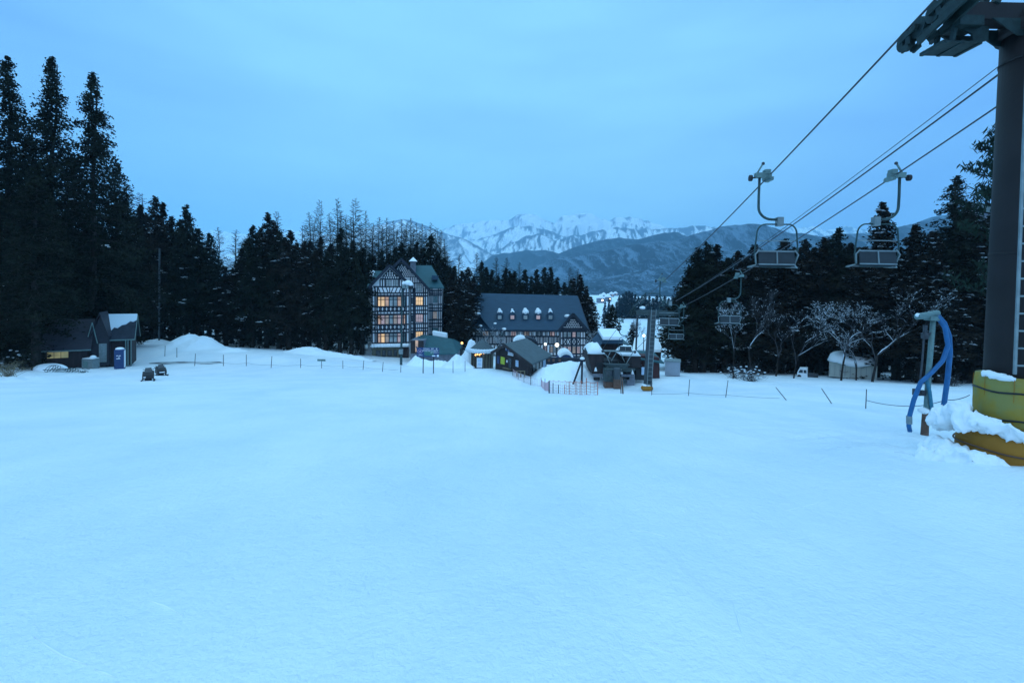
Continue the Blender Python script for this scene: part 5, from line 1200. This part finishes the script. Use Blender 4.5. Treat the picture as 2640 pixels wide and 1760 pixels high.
pts = [(base.x + .46 * math.cos(R(a)), base.y + .46 * math.sin(R(a)), base.z + zt + .004, .055 + .02 * math.sin(a)) for a in range(172, 216, 6)]
snow_blob('snow_crust', 'thin crust of snow on the top rim of the yellow padding', pts, 11, lump=.015, scale=2)
# ---- the far pylon
fb = W(1669, 1000, 36); fb.z = gz(fb.x, 36); ft = W(1681, 803, 36)
PF = thing('lift_pylon', 'distant slim lift pylon with a ladder and a wide cross arm above the station', 'lift pylon', fb); base2 = fb
r2 = lambda p: V3(p) - fb
m = MB(); m.tube([V3((0, 0, -.3)), r2(ft)], [.33, .30], 20); m.build('pole', 'pipe2', PF, True)
arm2 = (FB - FA).normalized(); fw2 = V3((-arm2.y, arm2.x, 0)); c2 = r2(ft) + V3((0, 0, .05))
m = MB(); m.beam(r2(FA) + V3((.25, 0, -.35)), r2(FB) + V3((-.25, 0, -.35)), .3, .34); m.build('cross_arm', 'greygreen', PF)
m = MB(); m.prism([c2 + arm2 * -1.1 + V3((0, -.2, .05)), c2 + arm2 * 1.1 + V3((0, -.2, .05)), c2 + arm2 * .4 + V3((0, -.2, -.35)), c2 + arm2 * -.4 + V3((0, -.2, -.35))], (0, .4, 0)); m.build('gusset', 'greygreen', PF)
for tgt, dr in ((r2(FA), (FA - NA).normalized()), (r2(FB), (FB - NB).normalized())): sheave_train(PF, tgt, V3(dr), 6, .16, .34)
m = MB()
for s_ in (-1, 1):
    m.beam(c2 + arm2 * s_ * .9 + V3((0, 0, .3)), c2 + arm2 * s_ * .55 + V3((0, 0, 1.35)), .06)
m.beam(c2 + arm2 * -.6 + V3((0, 0, 1.35)), c2 + arm2 * .6 + V3((0, 0, 1.35)), .07)
for s_ in (-1, 1): m.beam(c2 + arm2 * s_ * 1.5 + V3((0, 0, .2)), c2 + arm2 * s_ * .55 + V3((0, 0, 1.35)), .04)
m.build('lifting_frame', 'greenst', PF)
ladder(PF, V3((.03, -.40, .4)), r2(ft) + V3((.03, -.36, .2)), .36, 18, .024)
m = MB(); m.ball((-.06, -.1, .22), .48, 16, 8, sc=(1.0, .85, .55)); m.build('safety_padding', 'pado', PF, True)
m = MB(); m.ball((-.10, -.10, .44), .38, 12, 6, sc=(1, .8, .28)); m.build('snow', 'snowcap', PF, True)
m = MB(); m.ball(c2 + arm2 * -.75 + V3((0, 0, .22)), .2, 8, 6, sc=(1.2, .8, .7)); m.build('arm_snow', 'snowcap', PF, True)
# ---- lift station
ST = Plan('lift_station', 'dark lift station with two snow-topped pods, a truss and a rusty central column', 'lift station', 1600, 1000, 40)
def q4(u, v, d=40.0): q = W(u, v, d); return V3((q.x, d, q.z))
def pod(us, vt, vb_, d, dep, name, side=True):
    m = MB(); (a, b_, c, e) = us                                        # top left, top right, bottom right, bottom left
    m.prism([q4(a, vt, d), q4(b_, vt, d), q4(c, vb_, d), q4(e, vb_, d)], (0, dep, 0)); return ST.part(m, name, 'brown')
lp = pod((1512, 1558, 1554, 1526), 908, 963, 40, 2.6, 'pod')
m = MB(); m.prism([q4(1507, 897, 41.5), q4(1514, 910, 39.97), q4(1527, 962, 39.97), q4(1523, 958, 41.8)], (-.03, 0, 0)); m.prism([q4(1507, 897, 41.5), q4(1520, 900, 41.5), q4(1558, 906, 40.0), q4(1514, 910, 39.96)], (0, 0, .04)); ST.part(m, 'side_cladding', 'greygreen', lp)
m = MB(); m.prism([q4(1537, 934, 39.97), q4(1552, 934, 39.97), q4(1552, 950, 39.97), q4(1537, 950, 39.97)], (0, .02, 0)); ST.part(m, 'opening', 'black', lp)
rp = pod((1610, 1652, 1652, 1620), 914, 948, 40.6, 2.6, 'pod')
def cap(u0, u1, v0, v1, d, dep, nm, lab=None):
    a, b_ = q4(u0, v1, d), q4(u1, v1, d); h_ = (v1 - v0) * d / 1200; w_ = b_.x - a.x
    m = MB(); n = 12; secs = []
    for i in range(n + 1):
        t_ = i / n; e_ = max(.12, (1 - abs(2 * t_ - 1) ** 3.2)); x = a.x + w_ * t_
        secs.append([V3((x, d - .18 * e_, a.z - .02)), V3((x, d - .26 * e_, a.z + h_ * .30 * e_)), V3((x, d + dep * .12, a.z + h_ * .68 * e_)), V3((x, d + dep * .5, a.z + h_ * e_ * (1 + .06 * math.sin(i * 1.7)))), V3((x, d + dep * .92, a.z + h_ * .8 * e_)), V3((x, d + dep + .1, a.z))])
    m.add([p_ for s_ in secs for p_ in s_], [(i * 6 + j, i * 6 + (j + 1) % 6, (i + 1) * 6 + (j + 1) % 6, (i + 1) * 6 + j) for i in range(n) for j in range(6)] + [tuple(range(5, -1, -1)), tuple(n * 6 + j for j in range(6))])
    return ST.part(m, nm, 'snowcap', None, True)
cap(1514, 1560, 886, 911, 40, 2.6, 'roof_snow'); cap(1601, 1652, 894, 916, 40.6, 2.6, 'roof_snow')
m = MB(); m.prism([q4(1553, 884, 44), q4(1606, 884, 44), q4(1612, 945, 44), q4(1550, 945, 44)], (0, 4, 0)); ST.part(m, 'rear_wall', 'brown')
m = MB(); slab(m, q4(1539, 862, 49), q4(1588, 862, 49), q4(1606, 886, 43.6), q4(1552, 886, 43.6), .3); slab(m, q4(1539, 862, 49), q4(1552, 886, 43.6), q4(1545, 896, 43.4), q4(1526, 876, 49), .08); rr_ = ST.part(m, 'rear_roof', 'slate')
m = MB(); slab(m, q4(1541, 861, 48.9) + V3((0, 0, .3)), q4(1588, 861, 48.9) + V3((0, 0, .3)), q4(1603, 884, 43.7) + V3((0, 0, .3)), q4(1554, 884, 43.7) + V3((0, 0, .3)), .28); ST.part(m, 'snow', 'snowcap', rr_)
m = MB(); slab(m, q4(1590, 864, 49) + V3((0, 0, .05)), q4(1610, 880, 46), q4(1632, 897, 44), q4(1604, 886, 44), .1); ST.part(m, 'hip_edge', 'greenst', rr_)
m = MB(); m.cyl(q4(1557, 904, 39.3), q4(1636, 906, 39.3), .07, 8); ST.part(m, 'truss_bar', 'galv')
for u, v in ((1554, 905), (1637, 907)): m = MB(); m.ball(q4(u, v, 39.3), .13, 8, 6); ST.part(m, 'end_cap', 'stake')
for (u0, v0, u1, v1) in ((1632, 907, 1613, 940), (1563, 914, 1573, 938), (1588, 910, 1576, 930), (1600, 910, 1610, 932), (1574, 906, 1566, 922), (1557, 912, 1574, 924)):
    m = MB(); m.beam(q4(u0, v0, 39.3), q4(u1, v1, 39.25), .05); ST.part(m, 'strut', 'galv')
m = MB(); m.prism([q4(1556, 938, 39), q4(1624, 940, 39), q4(1616, 948, 39), q4(1596, 951, 39), q4(1572, 948, 39)], (0, .5, 0)); ST.part(m, 'beam', 'greygreen')
pz0, pz1 = q4(1593, 950, 37.6), q4(1590, 1013, 37.6)
m = MB(); m.box(((pz0.x + pz1.x) / 2, 37.8, (pz0.z + q4(1592, 978, 37.6).z) / 2), (.46, .46, pz0.z - q4(1592, 978, 37.6).z)); ST.part(m, 'column', 'pipe2')
m = MB(); m.box((pz1.x + .03, 37.8, (pz1.z - .3 + q4(1592, 978, 37.6).z) / 2), (.50, .50, q4(1592, 978, 37.6).z - pz1.z + .3)); ST.part(m, 'column_foot', 'rust')
cb = MB(); ST.rect(cb, 1560, 952, 1583, 984, 0, .9, d=38.2); cab_ = ST.part(cb, 'operator_cabin', 'greygreen')
m = MB(); ST.rect(m, 1563, 955, 1569, 969, -.03, -.004, d=38.2); ST.rect(m, 1572, 955, 1581, 969, -.03, -.004, d=38.2); ST.part(m, 'window', 'glass', cab_)
m = MB(); ST.rect(m, 1560, 985, 1582, 1001, .05, .8, d=38.2); ST.part(m, 'cabin_base', 'rust')
for (u0, v0, u1, v1, d) in ((1529, 965, 1556, 972, 39.6), (1602, 965, 1637, 971, 39.6)):
    m = MB(); ST.rect(m, u0, v0, u1, v1, 0, .3, d=d); pn = ST.part(m, 'platform_edge', 'stone')
    m = MB(); ST.rect(m, u0 + 2, v1, (u0 + u1) / 2 + 4, v1 + 8, .06, .25, d=d); ST.part(m, 'dark_panel', 'black', pn)
m = MB(); ST.rect(m, 1617, 971, 1637, 995, .06, .3, d=39.6); ST.part(m, 'snow_barrier', 'stone')
m = MB(); m.prism([q4(1552, 930, 41.2), q4(1644, 930, 41.2), q4(1642, 972, 41.2), q4(1556, 972, 41.2)], (0, 2.2, 0)); hs_ = ST.part(m, 'machine_housing', 'black')
m = MB(); c_ = q4(1600, 950, 40.4); m.cyl(c_ + V3((0, 0, -.06)), c_ + V3((0, 0, .06)), 1.25, 28); ST.part(m, 'bullwheel', 'greygreen')
m = MB()
for k in range(5): m.beam(q4(1560 + 17 * k, 932, 41.1), q4(1566 + 17 * k, 968, 41.1), .09)
m.beam(q4(1552, 946, 41.08), q4(1644, 948, 41.08), .10); ST.part(m, 'girder', 'greygreen', hs_)
m = MB(); m.prism([q4(1640, 915, 43), q4(1700, 922, 43), q4(1701, 985, 43), q4(1640, 985, 43)], (0, 3, 0)); ST.part(m, 'side_building', 'brownred')
m = MB(); slab(m, q4(1640, 906, 46), q4(1684, 908, 46), q4(1712, 938, 42.5), q4(1640, 926, 42.5), .12); ST.part(m, 'side_roof', 'teal')
m = MB(); ST.rect(m, 1640, 950, 1662, 980, 0, .8, d=41); ST.rect(m, 1648, 942, 1656, 952, .1, .6, d=41); ST.part(m, 'machinery', 'black')
m = MB(); ST.rect(m, 1654, 948, 1664, 966, -.02, .4, d=40.9); ST.part(m, 'blue_cabinet', 'paleblue')
m = MB()
for (u, v) in ((1600, 958), (1628, 958)): m.prism([q4(u, v + 6, 39.4), q4(u + 7, v + 6, 39.4), q4(u + 2.5, v - 6, 39.4)], (0, .2, 0))
m.prism([q4(1532, 957, 39.9), q4(1540, 957, 39.9), q4(1537, 946, 39.9), q4(1534, 948, 39.9)], (0, .03, 0)); ST.part(m, 'snow_patch', 'snowcap')
SB = Plan('snowy_barn', 'broad roof deep under snow behind the lift station and the far pylon', 'barn', 1652, 925, 58)
m = MB(); SB.rect(m, 1634, 905, 1704, 935, 0, 5); SB.part(m, 'wall', 'brown')
def q5(u, v, d): q = W(u, v, d); return V3((q.x, d, q.z))
m = MB(); slab(m, q5(1636, 876, 62), q5(1698, 878, 62), q5(1708, 908, 57.2), q5(1630, 906, 57.2), .3); SB.part(m, 'roof_snow', 'snowcap')
up_ = thing('utility_pole', 'dark utility pole standing behind the lift station, right of its snowy roof', 'pole', on(1637, 50)); zz = W(1642, 800, 50).z - up_.location.z
m = MB(); m.cyl((0, 0, -.2), (.1, 0, zz), .10, 8); m.build('pole', 'stake', up_)
m = MB(); m.beam((-.6, 0, zz - .4), (.7, 0, zz - .4), .07); m.build('crossbar', 'stake', up_)
# ------------------------------------------------------------------ stakes, signs, nets
def stake(label, u0, v0, u1, v1, r=.028, group='dark stakes along the foot of the run', m_='stake', sign=False):
    """u0, v0 its top, u1, v1 its foot"""
    f = hit(u1, v1); d = f.y; t_ = W(u0, v0, d); o = thing('marker_stake', label, 'stake', f, 0, group)
    m = MB(); m.tube([(t_ - f) * -.25, (t_ - f) * .5, t_ - f], [r * 1.1, r, r * .9], 6); m.build('pole', m_, o)
    if sign: m = MB(); m.box(t_ - f + V3((0, -.04, -.08)), (.80, .03, .2)); m.build('sign_board', 'greenlt', o)
    return o
LS = [(426, 891, 425, 918), (456, 896, 456, 921), (504, 911, 502, 943), (576, 914, 576, 943), (635, 914, 635, 943), (701, 918, 699, 948), (775, 924, 775, 948), (829, 926, 829, 949), (884, 929, 884, 950), (938, 929, 936, 953), (988, 933, 986, 958), (1034, 932, 1033, 960), (1168, 930, 1168, 961), (1199, 930, 1199, 958)]
for i, s_ in enumerate(LS):
    lb = f'{ORD[i]} dark stake along the foot of the run, from the huts'
    if i == 7: lb = 'stake carrying a small blank cross board among the dark stakes of the run'
    stake(lb, *s_, sign=(i == 7))
rp_ = [hit(u1, v1) for _, _, u1, v1 in LS[2:12]]; pts = []
for a, b_ in zip(rp_[:-1], rp_[1:]):
    for k in range(6): q = a.lerp(b_, k / 6); pts.append(q + V3((0, 0, .30 - .10 * math.sin(math.pi * k / 6))))
tag(MB().tube(pts, .008, 4).build('boundary_rope', 'stake'), 'thin boundary rope slung between the dark stakes near the snow mounds', 'rope')
RS = [(1778, 978, 1775, 1020, 'first thin stake past the far pylon, upright with a dark band'), (1877, 980, 1871, 1024, 'slightly tilted thin stake below the tangle of snowy brush'), (2000, 998, 2027, 1031, 'bamboo stake leaning hard over, the one nearer the snowy brush'), (2118, 1001, 2144, 1040, 'bamboo stake leaning hard over, the one nearer the hydrant'), (2234, 1003, 2232, 1053, 'upright stake with a rope tied to it, next to the hydrant'), (1681, 985, 1680, 1018, 'thin stake standing right beside the far pylon foot')]
for a in RS: stake(a[4], *a[:4], r=.016, group='bamboo stakes below the lift-side wood', m_='stake')
def rope(label, ends, s_, r=.007):
    pts = []
    for a, b_ in zip(ends[:-1], ends[1:]):
        for k in range(9): q = a.lerp(b_, k / 8); pts.append(q + V3((0, 0, -4 * s_ * (k / 8) * (1 - k / 8))))
    tag(MB().tube(pts, r, 4).build('boundary_rope', 'stake'), label, 'rope')
s5 = hit(2232, 1053); hyd = hit(2383, 1121)
rope('dark rope sagging from the upright stake to the snow hydrant', [s5 + V3((0, 0, .32)), W(2345, 1047, 14.5), W(2440, 1030, 13.0), W(2500, 1018, 12.0)], .05, .010)
rope('faint rope lying between the thin stakes past the far pylon', [hit(1680, 1018) + V3((0, 0, .05)), hit(1775, 1019) + V3((0, 0, .12)), hit(1871, 1023) + V3((0, 0, .10)), hit(2010, 1028) + V3((0, 0, .03))], .03, .006)
for u0, v0, u1, v1, lb in ((1600, 971, 1601, 1014, 'orange pole stuck in the snow before the rusty station column'), (1604, 973, 1606, 1015, 'second orange pole leaning against the first by the station column')):
    stake(lb, u0, v0, u1, v1, r=.035, group='orange poles at the station', m_='rust')
# orange safety net with its posts
NF = [(1322, 955, 968), (1336, 955, 978), (1351, 964, 985), (1368.5, 963, 992), (1395, 973, 996), (1405, 976, 1006), (1416, 982, 1013), (1426, 987, 1004 + 9), (1440, 992, 1014), (1456, 992, 1015), (1469, 985, 1016), (1485, 984, 1016), (1498, 980, 1017), (1512, 974, 1017), (1541, 984, 1018)]
ft_ = [hit(u, v1) for u, v0, v1 in NF]
net = thing('safety_net', 'sagging orange and faded pink safety net on thin posts curving round the lift station', 'net fence', ft_[0])
for (u, v0, v1), f in zip(NF, ft_):
    t_ = W(u, v0, f.y); m = MB(); m.cyl(f - ft_[0] + V3((0, 0, -.15)), t_ - ft_[0], .022 if u not in (1368.5, 1416) else .035, 6); m.build('post', 'stake' if u < 1450 else 'orange', net)
for half, mt in (((0, 9), 'netpale'), ((9, 14), 'orange')):
    m = MB()
    for i in range(*half):
        a, b_ = ft_[i] - ft_[0], ft_[i + 1] - ft_[0]; n = max(3, int((b_ - a).length / .16)); h_ = .62
        for k in range(n):
            q = a.lerp(b_, k / n); m.beam(q, q + V3((0, 0, h_ - .06 * math.sin(math.pi * k / n))), .014)
        for z in (.03, .16, .29, .42, .60): m.tube([a + V3((0, 0, z)), a.lerp(b_, .5) + V3((0, 0, z - .05)), b_ + V3((0, 0, z))], .009 if z < .5 else .014, 3, cap=False)
    m.build('mesh', mt, net)
# trail map board
bp_ = [hit(1090, 962), hit(1118, 962)]; bd_ = (bp_[0].y + bp_[1].y) / 2; bc = bp_[0].lerp(bp_[1], .5)
SG = thing('trail_map_board', 'dark blue trail map board with white lettering and a pale diamond on two posts', 'sign', bc)
tl, br = W(1075, 895, bd_) - bc, W(1132, 920, bd_) - bc; wid = br.x - tl.x; hgt = tl.z - br.z
for f in bp_:
    m = MB(); m.beam(V3((f.x - bc.x, .0, -.2)), V3((f.x - bc.x, .0, tl.z - .02)), .075); m.build('post', 'timber', SG)
pnl_ = MB().box(((tl.x + br.x) / 2, -.07, (tl.z + br.z) / 2), (wid, .05, hgt)).build('panel', 'bluesign', SG)
sx_ = lambda f: tl.x + wid * f; sz_ = lambda f: tl.z - hgt * f
m = MB(); m.box((sx_(.55), -.10, sz_(.62)), (wid * .42, .012, hgt * .5)); m.build('map', 'greensign', pnl_)
m = MB(); c = V3((sx_(.15), -.105, sz_(.42))); r_ = .24
for k in range(4):
    a = [V3((r_, 0, 0)), V3((0, 0, r_)), V3((-r_, 0, 0)), V3((0, 0, -r_))]; m.beam(c + a[k], c + a[(k + 1) % 4], .07, .02)
m.ball(c, .07, 8, 6, sc=(1, .3, 1)); m.build('diamond_emblem', 'pink', pnl_)
m = MB(); rn = random.Random(9)
for (f0, f1, z, h_, n) in ((.30, .58, .13, .13, 6), (.64, .78, .11, .14, 3), (.86, .95, .11, .15, 1), (.27, .98, .33, .15, 13), (.62, .98, .52, .08, 9), (.06, .26, .82, .12, 5)):
    for k in range(n):
        a = f0 + (f1 - f0) * k / n; w_ = (f1 - f0) / n * .72; x0, x1 = sx_(a), sx_(a + w_); zc = sz_(z); hh = hgt * h_
        m.box(((x0 + x1) / 2, -.106, zc + hh * .38), (x1 - x0, .014, hh * .22)); m.box((x0 + (x1 - x0) * rn.choice((.15, .5, .85)), -.106, zc), ((x1 - x0) * .3, .012, hh)); 
        if rn.random() < .6: m.box(((x0 + x1) / 2, -.106, zc - hh * .36), (x1 - x0, .0135, hh * .2))
m.box((sx_(.77), -.106, sz_(.87)), (wid * .15, .012, hgt * .12)); m.build('lettering', 'white', pnl_)
m = MB(); m.box((sx_(.95), -.106, sz_(.86)), (wid * .09, .012, hgt * .22)); pk = m.build('white_square', 'white', pnl_)
# small standing signboard
f0 = hit(1236, 950); SS = thing('signboard', 'upright framed pale-blue signboard standing on the snow by the kiosk', 'sign', f0); k = f0.y / 1200
m = MB()
for x in (-8, 8): m.box((x * k, 0, 14.8 * k), (1.6 * k, .08, 30 * k))
for z in (1.6, 29): m.box((0, -.002, z * k), (17.6 * k, .083, 1.6 * k))
m.build('frame', 'timber', SS)
m = MB(); m.box((0, -.01, 15.2 * k), (14.4 * k, .03, 25.6 * k)); pn = m.build('panel', 'white', SS)
m = MB(); m.box((0, -.032, 21.5 * k), (10 * k, .012, 8 * k)); m.box((0, -.032, 12.0 * k), (9 * k, .012, 7 * k)); m.box((0, -.032, 5.5 * k), (10 * k, .012, 1.2 * k)); m.build('print', 'paleblue', pn)
# floodlight mast before the tower
f0 = on(1034, 58); FL = thing('floodlight_mast', 'slim grey floodlight mast with snow-covered lamps before the timbered tower', 'lamp post', f0); zz = W(1034, 730, 58).z - f0.z
m = MB(); m.tube([(0, 0, -.3), (0, 0, zz * .3), (0, 0, zz)], [.17, .13, .09], 8); m.build('mast', 'greenst', FL)
m = MB(); m.beam((-.1, 0, zz - .2), (1.35, 0, zz - .25), .08); m.beam((0, 0, zz - 1.1), (.9, 0, zz - .3), .05); m.build('bracket', 'greenst', FL)
for k in range(3): m = MB(); m.box((.25 + .42 * k, -.15, zz - .35 - .06 * k), (.36, .42, .4), Matrix.Rotation(.4, 3, 'X')); m.build('lamp_head', 'galv' if k < 2 else 'black', FL)
m = MB(); m.ball((.75, -.1, zz + .05), .45, 10, 6, sc=(1.15, .8, .75)); m.ball((.2, 0, zz + .0), .25, 8, 6); m.ball((1.1, -.1, zz - .1), .3, 8, 6); m.build('snow', 'snowcap', FL, True)
m = MB(); m.box((0, -.2, 1.7), (.5, .3, .6)); m.build('control_box', 'galv', FL)
# tall bare post at the edge of the wood
f0 = on(410, 62); PO = thing('utility_pole', 'tall pale-grey pole standing against the cedar wood behind the snow mounds', 'pole', f0)
m = MB(); m.cyl((0, 0, -.3), (.05, 0, W(411, 640, 62).z - f0.z), .10, 8); m.build('pole', 'pipe2', PO)
# snow hydrant with its blue hoses
HY = thing('snow_hydrant', 'snow-making hydrant: grey post with a tilted head and looping blue hoses', 'hydrant', hyd); dh = hyd.y
def qh(u, v, dd=0.0): return W(u, v, dh + dd) - hyd
m = MB(); m.tube([qh(2383, 1126) + V3((0, 0, -.1)), qh(2390, 1040), qh(2394, 960), qh(2406, 826)], [.07, .066, .06, .058], 12); m.build('post', 'greenlt', HY, True)
m = MB(); m.tube([qh(2383, 1128), qh(2387, 1062)], [.085, .075], 10); m.box(qh(2386, 1060), (.2, .16, .07)); m.build('valve_stem', 'rust', HY)
m = MB(); m.tube([qh(2364, 816, -.1), qh(2395, 812), qh(2418, 806, .05)], [.075, .085, .07], 10); m.box(qh(2402, 820), (.22, .2, .12)); m.build('head', 'greenlt', HY)
m = MB(); m.tube([qh(2386, 838), qh(2384, 868)], .045, 8); m.box(qh(2384, 866), (.1, .1, .14)); m.beam(qh(2385, 866), qh(2398, 858), .05); m.tube([qh(2382, 868), qh(2378, 930), qh(2370, 1000)], .022, 6); m.build('side_pipe', 'stake', HY)
m = MB(); m.beam(qh(2362, 1017), qh(2395, 1017), .05); m.box(qh(2360, 1010), (.09, .09, .16)); m.box(qh(2378, 1010), (.12, .1, .08)); m.build('coupling', 'stake', HY)
m = MB(); m.tube([qh(2416, 812, .04), qh(2434, 832, .1), qh(2447, 866, .12), qh(2449, 910, .12), qh(2443, 975, .1), qh(2434, 1040, .1), qh(2422, 1088, .1)], .056, 10); m.build('hose', 'hose', HY, True)
m = MB(); m.tube([qh(2416, 816, -.06), qh(2436, 845, -.02), qh(2444, 890, -.02), qh(2430, 930, -.05), qh(2402, 960, -.12), qh(2374, 985, -.14), qh(2356, 1030, -.12), qh(2344, 1075, -.1), qh(2343, 1098, -.1), qh(2346, 1112, -.1)], .050, 10); m.build('hose', 'hose', HY, True)
m = MB(); m.tube([qh(2388, 975, -.1), qh(2397, 1010, -.12), qh(2402, 1050, -.1), qh(2402, 1085, -.05)], .038, 8); m.build('hose', 'hoset', HY, True)
m = MB(); m.cyl(qh(2344, 1072, -.1), qh(2344, 1092, -.1), .062, 8); m.cyl(qh(2402, 1075, -.06), qh(2401, 1090, -.06), .052, 8); m.build('hose_clamp', 'galv', HY)
m = MB(); m.ball(qh(2382, 1058), .12, 8, 6, sc=(1.2, 1, .7)); m.ball(qh(2415, 808, .04), .055, 8, 6); m.ball(qh(2366, 812, -.1), .05, 8, 6); m.build('snow', 'snowcap', HY, True)
# ------------------------------------------------------------------ snow mounds
def mound(label, sil, d, dep, vbase, seed, rough=.25):
    """a ploughed heap: its skyline as in the photograph, its body dep metres deep each way"""
    P = [W(u, v, d) for u, v in sil]; px = [p.x for p in P]; pz = [p.z for p in P]
    nx, ny = 70, 34; xs = np.linspace(px[0], px[-1], nx); s = np.linspace(-1, 1, ny); Xg, Sg = np.meshgrid(xs, s)
    Yg = d + Sg * dep; g0 = G(Xg, Yg) - .12; cr = np.interp(xs, px, pz)
    prof = np.clip(1 - np.abs(Sg) ** 1.35, 0, 1)
    Zg = g0 + np.maximum(cr[None, :] - g0, 0) * prof
    k = np.clip((Zg - g0) / .6, 0, 1)
    Zg = Zg + k * rough * (fbm(Xg * .9, Yg * .9, seed, 5) + .5 * fbm(Xg * 3, Yg * 3, seed + 5, 3)) - (1 - prof) * .05
    o = grid_obj('snow_mound', Xg, Yg, Zg, M['snow']); tag(o, label, 'snow mound', 'ploughed snow mounds'); return o
mound('largest pointed snow mound with twin peaks in front of the cedar wood', [(410, 912), (428, 890), (447, 880), (470, 866), (482, 859), (490, 859), (503, 870), (516, 867), (526, 868), (540, 878), (558, 891), (580, 900), (600, 908)], 57, 4.2, 0, 3)
mound('low lumpy snow mound spilling from the largest one towards the stakes', [(530, 925), (552, 906), (575, 899), (600, 899), (622, 906), (640, 918)], 55, 3.0, 0, 5, .3)
mound('long smooth snow mound between the largest heap and the timbered tower', [(700, 922), (730, 906), (760, 899), (788, 896), (810, 896), (826, 903), (850, 908), (890, 914), (930, 922), (958, 932)], 60, 4.0, 0, 9, .2)
mound('small snow rise at the far end of the wooden hut', [(345, 892), (370, 878), (398, 874), (420, 880), (440, 890)], 62, 3, 0, 12, .2)
mound('peaked snow heap between the trail map board and the signboard', [(1138, 945), (1160, 926), (1176, 908), (1183, 912), (1200, 928), (1222, 946)], 55, 2.2, 0, 15, .2)
mound('snow bank below the timbered tower, behind the trail map board', [(1040, 945), (1060, 927), (1072, 915), (1086, 926), (1110, 932), (1140, 930), (1160, 940)], 57, 2.6, 0, 17, .2)
mound('broad swelling snow bank between the ticket hut and the lift station', [(1368, 974), (1384, 960), (1402, 947), (1430, 938), (1468, 932), (1505, 929), (1526, 940), (1548, 968)], 43.5, 4.4, 0, 19, .22)
mound('snow pillar heaped on a shrub beside the round kiosk', [(1184, 925), (1196, 908), (1208, 880), (1216, 873), (1224, 880), (1232, 900), (1240, 925)], 59.5, 1.2, 0, 23, .3)
# ploughed wet patch of road by the mounds
nx, ny = 60, 24
a0, a1 = hit(372, 938), hit(556, 940); Xg, Sg = np.meshgrid(np.linspace(a0.x, a1.x, nx), np.linspace(-1, 1, ny))
Yg = (a0.y + a1.y) / 2 + .9 + Sg * (1.25 + 1.0 * fbm(Xg * .5, Xg * 0, 4, 4)) * np.sqrt(np.clip(1 - ((Xg - (a0.x + a1.x) / 2) / ((a1.x - a0.x) / 2)) ** 2, 0, 1))
o = grid_obj('road_patch', Xg, Yg, G(Xg, Yg) + .012 + .02 * fbm(Xg * 2, Yg * 2, 6, 3) * np.clip(1 - np.abs(Sg), 0, 1) - .03 * np.abs(Sg) ** 6, M['asphalt']); o['kind'] = 'structure'

# faint ridges thrown up by ski edges on the groomed slope
m = MB(); rn = random.Random(14)
EX = []
for k in range(5):
    u, v = rn.uniform(150, 2300), rn.uniform(1130, 1720); w_ = rn.uniform(40, 150); sl = rn.uniform(.15, .5) * rn.choice((1, 1, -1)); EX.append([(u, v), (u + w_ * .5, v + w_ * sl * .4), (u + w_, v + w_ * sl)])
for line in EX + list(([(1625, 1198), (1690, 1225), (1740, 1253), (1800, 1268), (1868, 1281)], [(1488, 1575), (1560, 1598), (1640, 1636), (1725, 1672)], [(1595, 1622), (1650, 1650), (1780, 1700)], [(1888, 1556), (1905, 1610), (1930, 1690)], [(240, 1725), (330, 1757)], [(1960, 1335), (2010, 1350)], [(2150, 1150), (2270, 1166), (2420, 1180)], [(2060, 1125), (2200, 1140), (2330, 1160)], [(90, 1640), (160, 1690), (260, 1725)])):
    P = [hit(u, v) for u, v in line]; pts = []
    for a, b_ in zip(P[:-1], P[1:]):
        n = max(3, int((b_ - a).length / .12))
        for k in range(n): q = a.lerp(b_, k / n); q.x += rn.uniform(-.008, .008); q.z = gz(q.x, q.y) + .001; pts.append(q)
    L_ = len(pts); m.tube(pts, [.008 * math.sin(math.pi * min(.98, max(.03, i / (L_ - 1)))) ** .5 * rn.uniform(.5, 1.2) for i in range(L_)], 5)
o = m.build('ski_track', 'snow', None, True); o['kind'] = 'structure'
